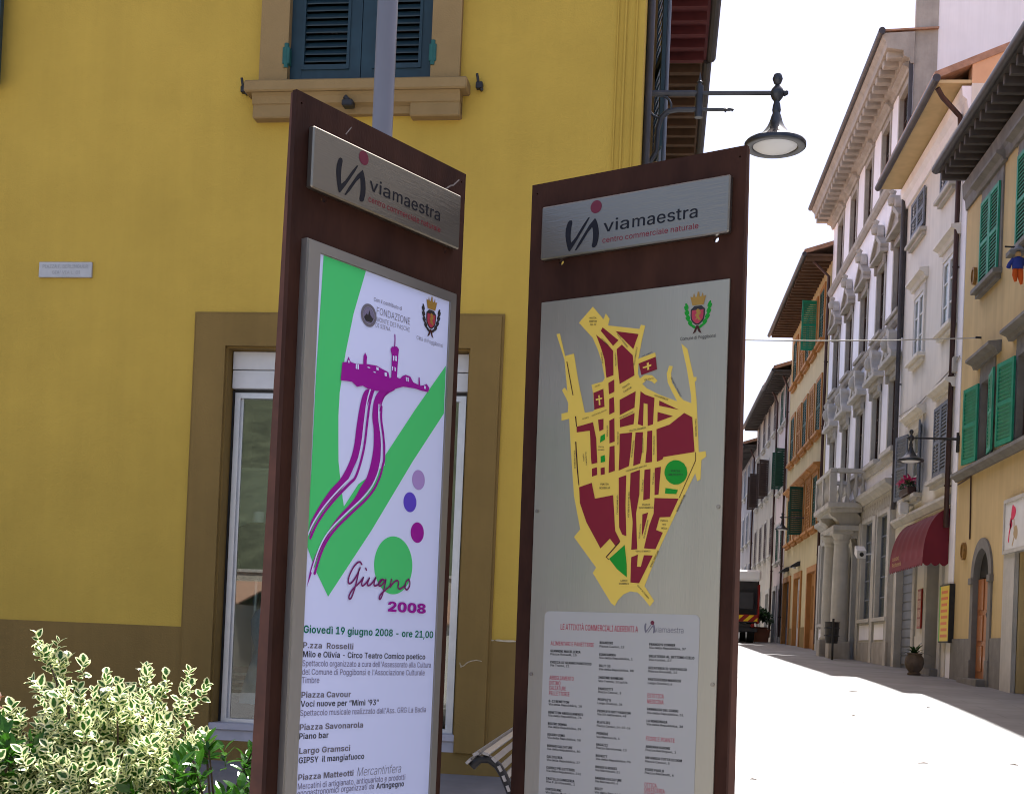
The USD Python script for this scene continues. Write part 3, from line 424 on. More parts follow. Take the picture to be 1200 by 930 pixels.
# eaves above the street: board, joists, gutter
part(yh, 'soffit', YS.box(-.7, 9.2, ZT, ZT+.05, -.2, .70), 'soffitred', label='reddish near stretch of the eaves'); part(yh, 'soffit', YS.box(9.2, 26.4, ZT, ZT+.05, -.2, .66), 'soffit')
for k in range(64):
    u = -.5+k*.41; part(yh, 'rafter', YS.box(u, u+.10, ZT-.12, ZT+.002, -.05, .62 if u < 9.2 else .58), 'soffitred' if u < 9.0 else 'soffit')
part(yh, 'front_soffit', YF.box(-.7, 12.4, ZT+.001, ZT+.051, -.2, .70), 'soffit')
each(yh, 'gutter', [YS.tube([(-.7, ZT+.03, .73), (9.2, ZT+.03, .73)], .075, 10), YS.tube([(9.2, ZT+.01, .68), (26.4, ZT+.01, .68)], .07, 10), YF.tube([(-.72, ZT+.03, .73), (12.4, ZT+.03, .73)], .075, 10)], 'gutter')
def quad(a, b, c, d, t=.1): return trimesh.Trimesh(np.array([a, b, c, d]+[np.array(p)+[0, 0, t] for p in (a, b, c, d)]), process=False).convex_hull
r0, r1 = YS.P(26.4, ZT+.06, .72), YF.P(12.4, ZT+.06, .72); q0 = YS.P(-.7, ZT+.06, .72); apex = (q0+r0)/2+np.array([-6, 0, 2.6]); ap0 = apex+[0, -6.5, 0]; ap1 = apex+[0, 6.5, 0]; r2 = r0+(r1-q0)
each(yh, 'roof', [quad(q0, r0, ap1, ap0), quad(q0, r1, ap0, ap0+[.01, 0, 0]), quad(r1, r2, ap1, ap0), quad(r0, r2, ap1, ap1+[.01, 0, 0])], 'tile')

# marble street plaque on the front wall
pq = thing('street_name_plaque', 'small white marble plaque with two worn lines of lettering on the yellow wall', 'plaque', YF.P(4.755, 4.48, 0))
part(pq, 'slab', YF.box(4.52, 4.99, 4.475, 4.605, 0, .022, .004), 'plaque')
YT = Fr(YC, -YU, YN)                                  # reading direction
each(pq, 'lettering', [text(YT, 'PIAZZA F. BERLINGUER', -4.955, 4.553, .0235, .028, .40), text(YT, 'GIA\' VIA L. DI', -4.87, 4.504, .0235, .026, .25)], surf('worn_letters', C(.30, .30, .31), .7))

# shop display
mq = thing('mannequin', 'headless shop mannequin in a black top behind the shop window', 'mannequin', YF.P(3.14, .66, -.5))
def loft(rings, k=20):
    """rings = [(centre u, z, n, ru, rn)] on the front wall's axes."""
    th = np.arange(k)/k*2*PI; V = np.vstack([np.column_stack([cu+ru*np.cos(th), np.full(k, z), cn+rn*np.sin(th)]) for cu, z, cn, ru, rn in rings]); F = []
    for i in range(len(rings)-1):
        for j in range(k):
            p, q = i*k+j, i*k+(j+1) % k; F += [(p, q, q+k), (p, q+k, p+k)]
    return YF.X(V, F)
mz = 2.02
part(mq, 'black_top', [loft([(3.14, mz, -.45, .17, .11), (3.14, mz+.12, -.45, .15, .10), (3.14, mz+.26, -.45, .17, .12), (3.14, mz+.38, -.45, .19, .12), (3.14, mz+.45, -.45, .17, .09), (3.14, mz+.49, -.45, .07, .06)]), YF.tube([(3.29, mz+.42, -.45), (3.36, mz+.33, -.44), (3.38, mz+.22, -.42)], [.055, .06, .065]), YF.tube([(2.99, mz+.42, -.45), (2.91, mz+.30, -.44), (2.90, mz+.2, -.42)], [.055, .06, .065])], 'cloth_black', smooth=50)
part(mq, 'neck', loft([(3.14, mz+.48, -.45, .055, .05), (3.14, mz+.58, -.45, .05, .045), (3.14, mz+.60, -.45, .01, .01)]), 'whitepaint', smooth=50)
part(mq, 'stand', [YF.tube([(3.14, .66, -.45), (3.14, mz+.1, -.45)], .018), YF.tube([(3.14, .67, -.45), (3.14, .69, -.45)], [.16, .15], 16)], 'alu')
bd = thing('display_dress', 'pale blue gathered dress on a low stand behind the shop window', 'dress', YF.P(3.0, .66, -.4))
rg = []
for z, r in ((.98, .22), (1.06, .21), (1.2, .18), (1.36, .13), (1.45, .11), (1.56, .14), (1.68, .15), (1.76, .11), (1.80, .04)): rg.append((3.0, z, -.4, r, r*.75))
dm = loft(rg, 28); dv = np.array(dm.vertices); ctr = YF.P(3.0, 0, -.4); d_ = dv-ctr; d_[:, 2] = 0; an = np.arctan2(d_[:, 1], d_[:, 0]); dv += d_*(.10*np.sin(an*9))[:, None]*np.clip((1.5-dv[:, 2:])/.5, 0, 1)
part(bd, 'skirt', tm(dv, dm.faces), 'cloth_blue', smooth=60); part(bd, 'stand', [YF.tube([(3.0, .66, -.4), (3.0, 1.05, -.4)], .015), YF.tube([(3.0, .67, -.4), (3.0, .685, -.4)], [.14, .13], 16)], 'alu')

dk = thing('display_crate', 'low dark slatted display crate at the bottom of the shop window', 'crate', YF.P(3.2, .66, -.5)); part(dk, 'crate', YF.box(3.02, 3.29, .66, 1.28, -.62, -.36), 'cloth_black')
each(dk, 'slat', [YF.box(3.02, 3.29, z, z+.022, -.36, -.345) for z in (1.03, 1.09, 1.15, 1.21)], 'benchsteel')
# ---------------------------------------------------------------- wall lamps (one shape, three places)
def wall_lamp(base, direction, reach, label, drop=.42, low=True, r=.245, group=None, z_plate=.75):
    """Iron bracket from base (a point on the wall) out along direction; bell-shaped shade hangs at its end."""
    d = np.array(direction, float); d /= np.linalg.norm(d); fr = Fr(base, d, np.cross(d, [0, 0, 1.]))
    t = thing('wall_lamp', label, 'lamp', base, group)
    part(t, 'wall_bar', [fr.tube([(.03, -z_plate, 0), (.03, .12, 0)], .024), fr.box(0, .03, -.1, .06, -.05, .05, .005), fr.box(0, .03, -z_plate, -z_plate+.12, -.05, .05, .005)], 'lampmetal', smooth=40)
    part(t, 'arm', [fr.tube([(.0, 0, 0), (reach*.42, 0, 0)], .026), fr.tube([(reach*.40, 0, 0), (reach+.05, 0, 0)], .018), lathe([(0, -.03), (.03, -.01), (.03, .01), (0, .03)], fr.P(reach+.06, 0), 10)], 'lampmetal', smooth=40)
    if low:
        b = [(.03, -z_plate+.1, 0), (.12, -.48, 0), (.125, -.3, 0), (.15, -.2, 0), (.2, -.15, 0), (.28, -.135, 0), (reach*.45, -.135, 0)]
        part(t, 'brace', [fr.tube(b, .022), fr.tube([(reach*.43, -.135, 0), (reach*.66, -.135, 0)], .013), lathe([(0, -.025), (.024, 0), (0, .025)], fr.P(reach*.62, -.135), 8), lathe([(0, -.02), (.016, 0), (0, .02)], fr.P(reach*.67, -.135), 8),
            fr.tube([(.14+.09*math.cos(x), -.11+.09*math.sin(x), 0) for x in np.linspace(PI*.9, PI*2.6, 14)], .010, 6)], 'lampmetal', smooth=40)
        part(t, 'link', [fr.tube([(reach*.42, -.2, 0), (reach*.42, .06, 0)], .034, 10), fr.tube([(reach*.42, .05, 0), (reach*.42, .17, 0)], [.02, .004]), lathe([(0, -.02), (.026, 0), (0, .02)], fr.P(reach*.42, .09), 10)], 'lampmetal', smooth=40)
    c = fr.P(reach, 0); part(t, 'finial', lathe([(0, .16), (.03, .15), (.042, .115), (.03, .08), (.016, .065), (.045, .03), (.058, 0), (.045, -.04), (.022, -.07), (.03, -.10), (.036, -.14), (.03, -.17)], c, 16), 'lampmetal', smooth=50)
    k = r/.245; s = part(t, 'shade', lathe([(.028*k, -.16), (.04*k, -.19), (.052*k, -.235), (.072*k, -.28), (.105*k, -.325), (.15*k, -.365), (.20*k, -.39), (.238*k, -.402), (.248*k, -.415), (.248*k, -.44), (.236*k, -.45), (.185*k, -.447), (.175*k, -.435)], c, 36), 'lampmetal', smooth=50)
    part(s, 'diffuser', lathe([(.18*k, -.436), (.15*k, -.455), (.09*k, -.467), (0, -.472)], c, 28), 'frost', smooth=50)
wall_lamp(YS.P(.42, 6.13, .0), YS.N, 1.08, 'bell shaped iron lamp on a long bracket from the corner of the yellow house')

# ---------------------------------------------------------------- the two steel information pylons
def G(p): return Polygon([(a/1000, z/1000) for a, z in p]).buffer(0)
def smooth_poly(p, it=2): return Polygon(chaikin(np.array(p)/1000., it)).buffer(0)
PW = .722
def sign_plate(t, fr, da, dz):
    """Brushed plate with the emblem and the two lines of lettering."""
    a0, a1, z0, z1 = .047+da, .678+da, 2.773, 2.937
    pl = part(t, 'sign_plate', fr.box(a0, a1, z0, z1, .006, .028, .004), 'steel')
    sh = lambda g: affinity.translate(g, da-.010, dz)
    e = part(pl, 'emblem', cat_mesh([fr.sheet(sh(smooth_poly(p, 1)), .0286) for p in ART['logo']]), 'p_black')
    (cx, cz) = ART['dot'][0]; part(pl, 'emblem_dot', fr.sheet(sh(Point(cx/1000, cz/1000).buffer(.0195)), .0286), 'p_dot')
    v, c = ART['vm'], ART['cc']; x0, z_ = v[0][0]/1000-.010+da, v[0][1]/1000+dz
    each(pl, 'lettering', [text(fr, 'via', x0, z_, .0286, .035, .087, 'Medium', 90), text(fr, 'maestra', x0+.098, z_, .0286, .035, .212, 'Medium', 90)], 'p_black')
    part(pl, 'lettering', text(fr, 'centro commerciale naturale', c[0][0]/1000-.010+da, c[0][1]/1000+dz+.003, .0286, .0165, .316, 'Regular', 60), 'p_burg')
    each(pl, 'spacer', [fr.tube([(a, z, .0), (a, z, .008)], .012, 10) for a in (a0+.04, a1-.04) for z in (z0+.03, z1-.03)], 'steel')
def crest(parent, fr, a, z, h, n):
    """Town crest: mural crown, red shield with a pale beast, two leafy branches and a ribbon."""
    s = h
    shield = Polygon(chaikin([(-.17, .16), (.17, .16), (.17, -.12), (.10, -.22), (0, -.28), (-.10, -.22), (-.17, -.12)], 1))
    crown = Polygon([(-.15, .20), (.15, .20), (.21, .42), (.14, .40), (.12, .50), (.08, .40), (.04, .40), (.02, .52), (-.02, .52), (-.04, .40), (-.08, .40), (-.12, .50), (-.14, .40), (-.21, .42)])
    beast = Polygon([(-.06, -.16), (-.02, -.10), (-.07, -.04), (-.02, 0), (-.05, .07), (.0, .11), (.06, .08), (.05, .02), (.10, .05), (.07, -.04), (.03, -.05), (.06, -.12), (.10, -.17), (.03, -.18), (.01, -.13)])
    wr = []
    for sd in (-1, 1):
        for k in range(9):
            t = k/8; cx, cz = sd*(.30-.02*math.sin(t*3)-.20*t**3), .20-.52*t
            wr.append(affinity.translate(affinity.rotate(affinity.scale(Point(0, 0).buffer(1, 4), .035, .085), sd*(-25-30*t)*1.), cx+sd*.03*(k % 2), cz))
    rib = [Polygon([(-.03, -.30), (.03, -.30), (.12, -.50), (.04, -.46)]), Polygon([(.03, -.30), (-.03, -.30), (-.12, -.50), (-.04, -.46)])]
    P_ = lambda g: affinity.translate(affinity.scale(g, s, s, origin=(0, 0)), a, z)
    c = part(parent, 'crest', fr.sheet(P_(unary_union(wr)), n), 'p_mgreen' if n < .02 else 'p_ink')
    part(parent, 'crest_shield', fr.sheet(P_(shield.buffer(.02)), n+.0004), 'p_ink'); part(parent, 'crest_field', fr.sheet(P_(shield.buffer(-.015).intersection(sbox(-1, -1, 1, .08))), n+.0008), 'p_red')
    part(parent, 'crest_beast', fr.sheet(P_(beast), n+.0012), 'p_gold'); part(parent, 'crest_crown', fr.sheet(P_(crown), n+.0004), 'p_gold'); part(parent, 'crest_ribbon', fr.sheet(P_(unary_union(rib)), n+.0004), 'p_brown')
def pylon(name, label, P0, P1, lean, base_z):
    d = np.array(P1)-np.array(P0); d[2] = 0; d /= np.linalg.norm(d); n = np.array([d[1], -d[0], 0]); W = np.array([0, 0, 1.])-d*lean
    fr = Fr(np.array([P0[0], P0[1], 0.])+d*lean*3.02, d, n, W); t = thing(name, label, 'information sign', fr.P(PW/2, base_z, 0))
    body = sbox(0, base_z-.05, PW, 3.02)
    for a in (.117, .636): body = body.difference(Point(a, 2.764).buffer(.0085))
    for a in (.02, PW-.02): body = body.difference(Point(a, 2.99).buffer(.003))
    part(t, 'body', fr.ext(body, -.009, .006), 'rust')
    for a in (0, PW-.012):
        v = np.array([(a+da, z, nn) for da in (0, .012) for z, nn in ((3.015, -.009), (3.015, -.015), (base_z-.05, -.075), (base_z-.05, -.009))])
        h = trimesh.Trimesh(v, process=False).convex_hull; part(t, 'side_flange', fr.X(h.vertices, h.faces), 'rustedge')
    part(t, 'base_plate', fr.box(-.05, PW+.05, base_z-.02, base_z+.012, -.16, .14, .003), 'rust')
    return t, fr
PA, PB = (-.946, 3.378, 0.), (-.581, 3.994, 0.); PC, PD = (-.373, 4.094, 0.), (.268, 3.743, 0.)
lp, LF = pylon('event_pylon', 'dark rusty steel pylon holding a green and lilac June events poster', PA, PB, 0., .2)
mp, RF = pylon('map_pylon', 'dark rusty steel pylon with a yellow and burgundy town map and shop directory', PC, PD, .007, .21)
part(lp, 'scratch', [LF.sheet(LineString([(.625, 2.945), (.648, 2.962), (.662, 2.968), (.688, 2.992)]).buffer(.0022), .0068), LF.sheet(LineString([(.21, 2.99), (.19, 2.965)]).buffer(.0015), .0068)], surf('paint_scratch', C(.22, .19, .17), .8, var=.5, scale=120))
sign_plate(lp, LF, 0., .003); sign_plate(mp, RF, .006, .0)
# poster in its steel frame
f0, f1, fb, ft = .041, .675, .62, 2.637; pn = .0262
fo, fi = sbox(f0, fb, f1, ft), sbox(.090, fb+.05, .642, 2.607)
def mitred(fr, o, i, n0, n1, c):
    """Frame with a chamfered front edge."""
    return [fr.ext(o.difference(i), n0, n1-c), fr.ext(o.buffer(-c, join_style=2).difference(i.buffer(c*.4, join_style=2)), n1-c, n1)]
part(lp, 'poster_frame', mitred(LF, fo, fi, .006, .031, .004), 'steelframe')
ps = part(lp, 'poster', LF.box(.085, .647, fb+.04, 2.61, .018, pn), 'p_lav')
clip = sbox(.0905, fb+.05, .6415, 2.6065)
def pp(name, polys_, mat, n, sm=0): part(ps, name, cat_mesh([x for x in (LF.sheet((smooth_poly(p, sm) if sm else G(p)).intersection(clip), n) for p in polys_) if x is not None]), mat)
pp('green_band', ART['p_green'], 'p_green', pn+.0006)
for i, mname in enumerate(('p_pale', 'p_blue', 'p_mag', 'p_green')):
    c, e = ART['p_circ'][i]; r = abs(e[1]-c[1])/1000.; part(ps, 'dot', LF.sheet(Point(c[0]/1000, c[1]/1000).buffer(r, 16), pn+.0006), mname)
for q in ART['p_river']: pp('river', [q], 'p_mag', pn+.0014, 2)
each(ps, 'river_line', [LF.sheet(LineString(chaikin(np.array(p)/1000., 3, False)).buffer(.0042 if i < 2 else .0022).intersection(clip), pn+.0014) for i, p in enumerate(ART['p_strand'])], 'p_mag')
# pale brush strokes inside the two rivers
each(ps, 'brush_stroke', [LF.sheet(LineString(chaikin(np.array(p)/1000.+np.array([-.012, .004]), 3, False)).buffer(.0022), pn+.0018) for p in ART['p_strand'][:2]], 'p_lav')
pp('skyline', ART['p_town'], 'p_mag', pn+.0020)
for q in ART['p_cut']: pp('skyline_window', [q], 'p_lav', pn+.0026)
each(ps, 'script', [LF.sheet(LineString(chaikin(np.array(p)/1000., 3, False)).buffer(.0027), pn+.0026) for p in ART['p_script']], 'p_burg' if 0 else surf('print_plum_ink', C(.16, .008, .12), .4, var=.02))
q = ART['p_2008']; part(ps, 'year', text(LF, '2008', q[0][0]/1000, (q[0][1]+q[1][1])/2000, pn+.0026, .029, (q[1][0]-q[0][0])/1000, 'Black', 80), 'p_mag')
sty = {'g': ('p_dkgreen', 'Bold', .0205), 'h': ('p_grey', 'Bold', .0160), 'b': ('p_ink', 'SemiBold', .0160), 'l': ('p_lgrey', 'Regular', .0160), 's': ('p_grey', 'ExtraLight', .024)}
acc = {}
for a0, z, a1, tx, k in ART['p_rows']:
    if a1 > 1: acc.setdefault(k, []).append(text(LF, tx, a0/1000-.0, z/1000, pn+.0010, sty[k][2], (a1-a0)/1000, sty[k][1], 44, shear=.18 if k == 's' else 0))
for k, ms in acc.items(): each(ps, 'lettering', ms, sty[k][0])
(cx, cz), (_, ez) = ART['p_sponsor']; rr = abs(ez-cz)/1000.; O_ = Point(cx/1000, cz/1000)
part(ps, 'seal', LF.sheet(O_.buffer(rr).difference(O_.buffer(rr*.72)), pn+.0010), 'p_grey'); part(ps, 'seal_centre', LF.sheet(O_.buffer(rr*.70), pn+.0010), 'p_lgrey')
hl = Polygon([(-.6, -.25), (-.3, .1), (-.1, .0), (.05, .5), (.2, .05), (.6, -.2), (.35, -.55), (-.35, -.55)]); part(ps, 'seal_hill', LF.sheet(affinity.translate(affinity.scale(hl, rr, rr, origin=(0, 0)), cx/1000, cz/1000), pn+.0014), 'p_ink')
each(ps, 'lettering', [text(LF, tx, a0/1000, z/1000, pn+.0010, h, (a1-a0)/1000, 'Light' if i else 'Regular', 44) for i, ((a0, z, a1, tx), h) in enumerate(zip(ART['p_sp'], (.0105, .019, .0125, .0115, .011)))], 'p_grey')
crest(ps, LF, .560, 2.541, .118, pn+.0010)
# map sheet and directory on the other pylon
ms_ = part(mp, 'map_sheet', RF.box(.054, .686, .55, 2.645, .006, .0135, .0015), 'steelv'); mn = .0135
D_ = lambda g: affinity.translate(g, -.0, 0)
def mpart(name, ps_, mat, n): part(ms_, name, cat_mesh([x for x in (RF.sheet(G(p), n) for p in ps_) if x is not None]), mat)
mpart('map_outline', ART['streets'], 'p_yellow', mn+.0006)
for p in ART['districts']: mpart('district', [p], 'p_burg', mn+.0012)
for p in ART['cross']: mpart('church_cross', [p], 'p_yellow', mn+.0018)
for p in ART['green']: mpart('garden', [p], 'p_mgreen', mn+.0018)
for p in ART['thin']: mpart('boundary_line', [p], 'p_brown', mn+.0018)
each(ms_, 'lettering', [text(RF, tx, a/1000, z/1000, mn+.0024, s*.00092, None, 'Medium', 26, rot=-0+(-ang if False else ang)*-1., centre=True) for a, z, tx, ang, s in ART['map_labels']], 'p_ink')
crest(ms_, RF, .590, 2.556, .118, mn+.0006); part(ms_, 'lettering', text(RF, 'Comune di Poggibonsi', .537, 2.482, mn+.0006, .0095, .112, 'Regular', 44), 'p_ink')
dp = part(mp, 'directory_panel', RF.ext(sbox(.125, .60, .612, 1.677).buffer(.017), .0137, .0149), 'dirpanel'); dn = .0149
h_ = ART['header']; part(dp, 'lettering', text(RF, 'LE ATTIVITÀ COMMERCIALI ADERENTI A', h_[0][0]/1000, 1.639, dn+.0006, .0175, .265, 'Medium', 44), 'p_red')
lx, lz, ls = .446, 1.628, .30
small = lambda g: affinity.translate(affinity.scale(affinity.translate(g, -.165, -2.80), ls*1.02, ls*1.0, origin=(0, 0)), lx+.012, lz+.014)
part(dp, 'emblem', cat_mesh([RF.sheet(small(smooth_poly(p, 1)), dn+.0006) for p in ART['logo']]), 'p_grey'); part(dp, 'emblem_dot', RF.sheet(Point(.4785, 1.668).buffer(.0062), dn+.0006), 'p_dot')
part(dp, 'lettering', text(RF, 'viamaestra', .486, 1.641, dn+.0006, .0165, .093, 'Light', 44), 'p_grey')
cx_ = {1: .1335, 2: .305, 3: .4705}; rs = {'r': ('p_red', 'Medium', .0118), 'b': ('p_black', 'ExtraBold', .0074), 'n': ('p_black', 'SemiBold', .0064)}
more = [(1, y, a, k) for y, a, k in [(1096, 'CUCITO E MODA', 'b'), (1087, 'Via Maestra, 4', 'n')]]
acc = {}
for c, z, tx, k in ART['rows']:
    acc.setdefault((c, k), []).append(text(RF, tx, cx_[c], z/1000-.002, dn+.0006, rs[k][2], len(tx)*(.0066 if k == 'r' else .0056 if k == 'b' else .0049), rs[k][1], 46 if k == 'r' else 32))
for (c, k), mm in acc.items(): each(dp, 'lettering', mm, rs[k][0])
each(mp, 'screw', [RF.tube([(a, z, .013), (a, z, .0165)], .006, 10) for a in (.066, .674) for z in (2.0, 1.5, 1.0)], 'steel')

# ---------------------------------------------------------------- steel pole behind the pylons
pb = np.array([-1.512, 7.2, float(gz(7.2))]); st = thing('steel_pole', 'plain grey steel pole rising behind the events pylon', 'pole', pb)
part(st, 'shaft', tube([pb+[0, 0, z] for z in (-.05, 2, 4, 6.6)], [.062, .060, .0575, .055], 24), 'pole', smooth=40)
part(st, 'base_collar', lathe([(.10, 0), (.10, .12), (.075, .16), (.06, .17)], pb, 20), 'pole', smooth=40); part(st, 'cap', lathe([(.057, 6.58), (.06, 6.62), (.03, 6.66), (0, 6.67)], pb, 20), 'pole', smooth=40)

# ---------------------------------------------------------------- slatted steel bench seen end-on
b0 = np.array([-.645, 5.55, float(gz(5.6))]); bl = 2.0
bn = thing('slatted_bench', 'slatted steel bench with dark curved side frames half hidden by the map pylon', 'bench', b0+[.3, bl/2, 0])
prof = [(-.035, .800), (.0, .838), (.048, .835), (.088, .80), (.115, .745), (.142, .685), (.168, .625), (.192, .565), (.214, .505), (.245, .455), (.30, .432), (.365, .425), (.43, .425), (.495, .432), (.55, .43)]
pa = np.array(prof); sl_ = np.concatenate([[0], np.cumsum(np.linalg.norm(np.diff(pa, axis=0), axis=1))]); sq = np.arange(0, sl_[-1], .045); fine = list(zip(np.interp(sq, sl_, pa[:, 0]), np.interp(sq, sl_, pa[:, 1])))
for i, (x, z) in enumerate(fine):
    x2, z2 = fine[min(i+1, len(fine)-1)]; x1, z1 = fine[max(i-1, 0)]; an = math.atan2(z2-z1, x2-x1)
    v = trimesh.creation.box((.026, bl, .012)); v.apply_transform(trimesh.transformations.rotation_matrix(-an, (0, 1, 0))); v.apply_translation(b0+[x, bl/2, z]); part(bn, 'slat', v, 'benchsteel')
for y in (.03, bl-.03):
    cp = [b0+[x+.012, y, z-.024] for x, z in fine]
    part(bn, 'side_frame', [tube(cp, .018, 8), tube([b0+[.20, y, .48], b0+[.13, y, .25], b0+[.02, y, 0]], [.024, .022, .02], 8), tube([b0+[.52, y, .40], b0+[.54, y, .2], b0+[.58, y, 0]], [.022, .022, .02], 8)], 'black', smooth=50)

# ---------------------------------------------------------------- shrubs in a concrete planter
def leaf_shape(L_, W_, fold=.25, curl=.2):
    t = np.array([0, .22, .5, .78, 1.]); w = np.array([0, .72, 1., .68, 0])*W_/2
    sp = np.column_stack([t*L_, np.zeros(5), -curl*L_*(t-.0)**2]); l = np.column_stack([t*L_, w, -curl*L_*t**2+fold*w]); r = l*[1, -1, 1]
    V = np.vstack([sp, l[1:4], r[1:4]]); rim = np.array([.9, .1, .05, .1, 1, 1, 1, 1, 1, 1, 1.])
    F = [(0, 1, 5), (1, 2, 6), (1, 6, 5), (2, 3, 7), (2, 7, 6), (3, 4, 7), (0, 8, 1), (1, 9, 2), (1, 8, 9), (2, 10, 3), (2, 9, 10), (3, 10, 4)]
    return V, np.array(F), rim
def leaves(pos, axis, size, wid, up=None, seed=0):
    """Many leaves at once: positions, pointing directions, lengths."""
    r = np.random.default_rng(seed); n = len(pos); V, F, rim = leaf_shape(1., wid)
    x = axis/np.linalg.norm(axis, axis=1, keepdims=True); z = (np.array([.05, -.45, 1.])+r.normal(0, .40, (n, 3))) if up is None else up
    z = z-x*np.sum(z*x, 1, keepdims=True); z /= np.linalg.norm(z, axis=1, keepdims=True); y = np.cross(z, x)
    sc = size[:, None, None]; P_ = pos[:, None]+sc*(V[None, :, :1]*x[:, None]+V[None, :, 1:2]*y[:, None]*r.uniform(.8, 1.2, (n, 1, 1))+V[None, :, 2:]*z[:, None]*r.uniform(.3, 1.8, (n, 1, 1)))
    return P_.reshape(-1, 3), (F[None]+np.arange(n)[:, None, None]*len(V)).reshape(-1, 3), np.tile(rim, n)
def twigs(base, tips, seed):
    r = np.random.default_rng(seed); out = []
    for t in tips:
        m = (np.array(base)+t)/2+r.normal(0, .03, 3); out.append(tube(chaikin3([np.array(base)+r.normal(0, .02, 3)*[1, 1, 0], m, t]), [.006, .005, .0045, .004, .003], 5))
    return out
def chaikin3(p):
    a, b, c = map(np.array, p); return [a, (a+b)/2, b*.7+(a+c)*.15, (b+c)/2, c]
def shrub(name, label, base, sprigs, n, size, wid, mat, seed, keep=100, red=0):
    """Foliage grows along sprigs (start, tip, spread); the outermost leaves are prims of their own."""
    r = np.random.default_rng(seed); t = thing(name, label, 'shrub', base); pos, ax = [], []
    tot = sum(s[3] for s in sprigs)
    for s0, s1, sp, wgt in sprigs:
        s0, s1 = np.array(s0, float), np.array(s1, float); k = int(n*wgt/tot); ln = np.linalg.norm(s1-s0)
        # little shoots along the sprig, leaves in pairs up each shoot
        for _ in range(max(1, k//9)):
            u = r.uniform(.02, 1)**.8; c = s0+(s1-s0)*u+r.normal(0, sp*(1.1-.45*u), 3)*[1, 1, .8]; o = c-(s0+(s1-s0)*u*.85); o = o/(np.linalg.norm(o)+1e-6)
            dr = o*.7+np.array([0, 0, .75])+(s1-s0)/ln*.5+r.normal(0, .25, 3); dr /= np.linalg.norm(dr); hl = r.uniform(.045, .095)
            for q in range(9):
                ph = q*2.4+r.uniform(0, 1); side = np.cross(dr, [math.cos(ph), math.sin(ph), .3]); side /= np.linalg.norm(side)
                pos.append(c+dr*hl*q/9.); ax.append(side*(1.1-.07*q)+dr*(.35+.08*q)+r.normal(0, .15, 3))
    pos, ax = np.array(pos), np.array(ax); sz = size*r.uniform(.65, 1.25, len(pos))
    toward = (EYE-pos); toward /= np.linalg.norm(toward, axis=1, keepdims=True); ctr = pos.mean(0); score = np.sum((pos-ctr)*(toward+[0, 0, .8]), 1)+r.normal(0, .02, len(pos))
    order = np.argsort(-score); near, rest = order[:keep], order[keep:]
    V, F, rim = leaves(pos[rest], ax[rest], sz[rest], wid, seed=seed+1)
    if red:
        top = pos[rest][:, 2] > np.quantile(pos[rest][:, 2], 1-red); tl = np.repeat(top, 12); nf = ~tl
        for nm, msk, mt in (('foliage', nf, mat), ('young_leaves', tl, 'leafred')): part(t, nm, tm(V, F[msk]), mt, kind='stuff')
    else:
        p = part(t, 'foliage', tm(V, F), mat, kind='stuff'); rimvar(p, rim)
    for i in near:
        V, F, rim = leaves(pos[i:i+1], ax[i:i+1], sz[i:i+1]*1.12, wid, seed=seed+5+int(i)); rimvar(part(t, 'leaf', tm(V, F), mat), rim)
    part(t, 'stems', twigs(base, [np.array(s[1]) for s in sprigs]+[pos[i] for i in r.choice(len(pos), 40, False)], seed), 'bark', smooth=True)
def rimvar(path, rim):
    UsdGeom.PrimvarsAPI(stage.GetPrimAtPath(path)).CreatePrimvar('rim', Sdf.ValueTypeNames.FloatArray, 'vertex').Set(Vt.FloatArray.FromNumpy(np.asarray(rim, np.float32)))
g0 = float(gz(4.7))
pt = thing('shrub_planter', 'long grey concrete planter below the shrubs', 'planter', (-2.15, 4.75, g0))
part(pt, 'trough', [wbox(-3.5, -1.0, 4.25, 4.33, g0-.05, g0+.5, .01), wbox(-3.5, -1.0, 5.2, 5.28, g0-.05, g0+.5, .01), wbox(-3.5, -3.42, 4.331, 5.199, g0-.05, g0+.499, .01), wbox(-1.08, -1.0, 4.331, 5.199, g0-.05, g0+.499, .01)], 'concrete')
part(pt, 'soil', wbox(-3.43, -1.07, 4.32, 5.21, g0, g0+.44), surf('soil', C(.05, .035, .025), .95, var=.4, scale=20, bump=.8, bscale=40))
zs = g0+.44
B_ = lambda x, z, y=4.7: (x, y, z)
shrub('variegated_shrub', 'bushy shrub with white edged green leaves in the planter', (-1.87, 4.7, zs), [
    ((-1.95, 4.70, .85), (-2.16, 4.72, 1.46), .045, 1.0), ((-1.95, 4.7, .85), (-2.02, 4.60, 1.30), .085, 1.6), ((-1.85, 4.7, .8), (-1.88, 4.65, 1.27), .10, 3.0), ((-1.86, 4.7, .8), (-1.76, 4.72, 1.22), .10, 2.6), ((-1.82, 4.8, .8), (-1.74, 4.95, 1.32), .06, 1.2),
    ((-1.8, 4.7, .85), (-1.66, 4.8, 1.20), .05, 1.0), ((-1.9, 4.6, .75), (-1.92, 4.5, 1.15), .11, 2.6), ((-1.8, 4.6, .75), (-1.70, 4.5, 1.10), .10, 2.2), ((-1.9, 4.85, .8), (-1.97, 5.0, 1.36), .07, 1.2), ((-2.0, 4.65, .8), (-2.18, 4.6, 1.16), .08, 1.2), ((-1.95, 4.6, .75), (-2.08, 4.5, 1.06), .10, 2), ((-2.1, 4.55, .7), (-2.24, 4.45, 1.08), .09, 1.8), ((-2.0, 4.6, .75), (-2.22, 4.62, 1.22), .06, 1.0)],
    7200, .037, .78, 'varieg', 3, keep=170)
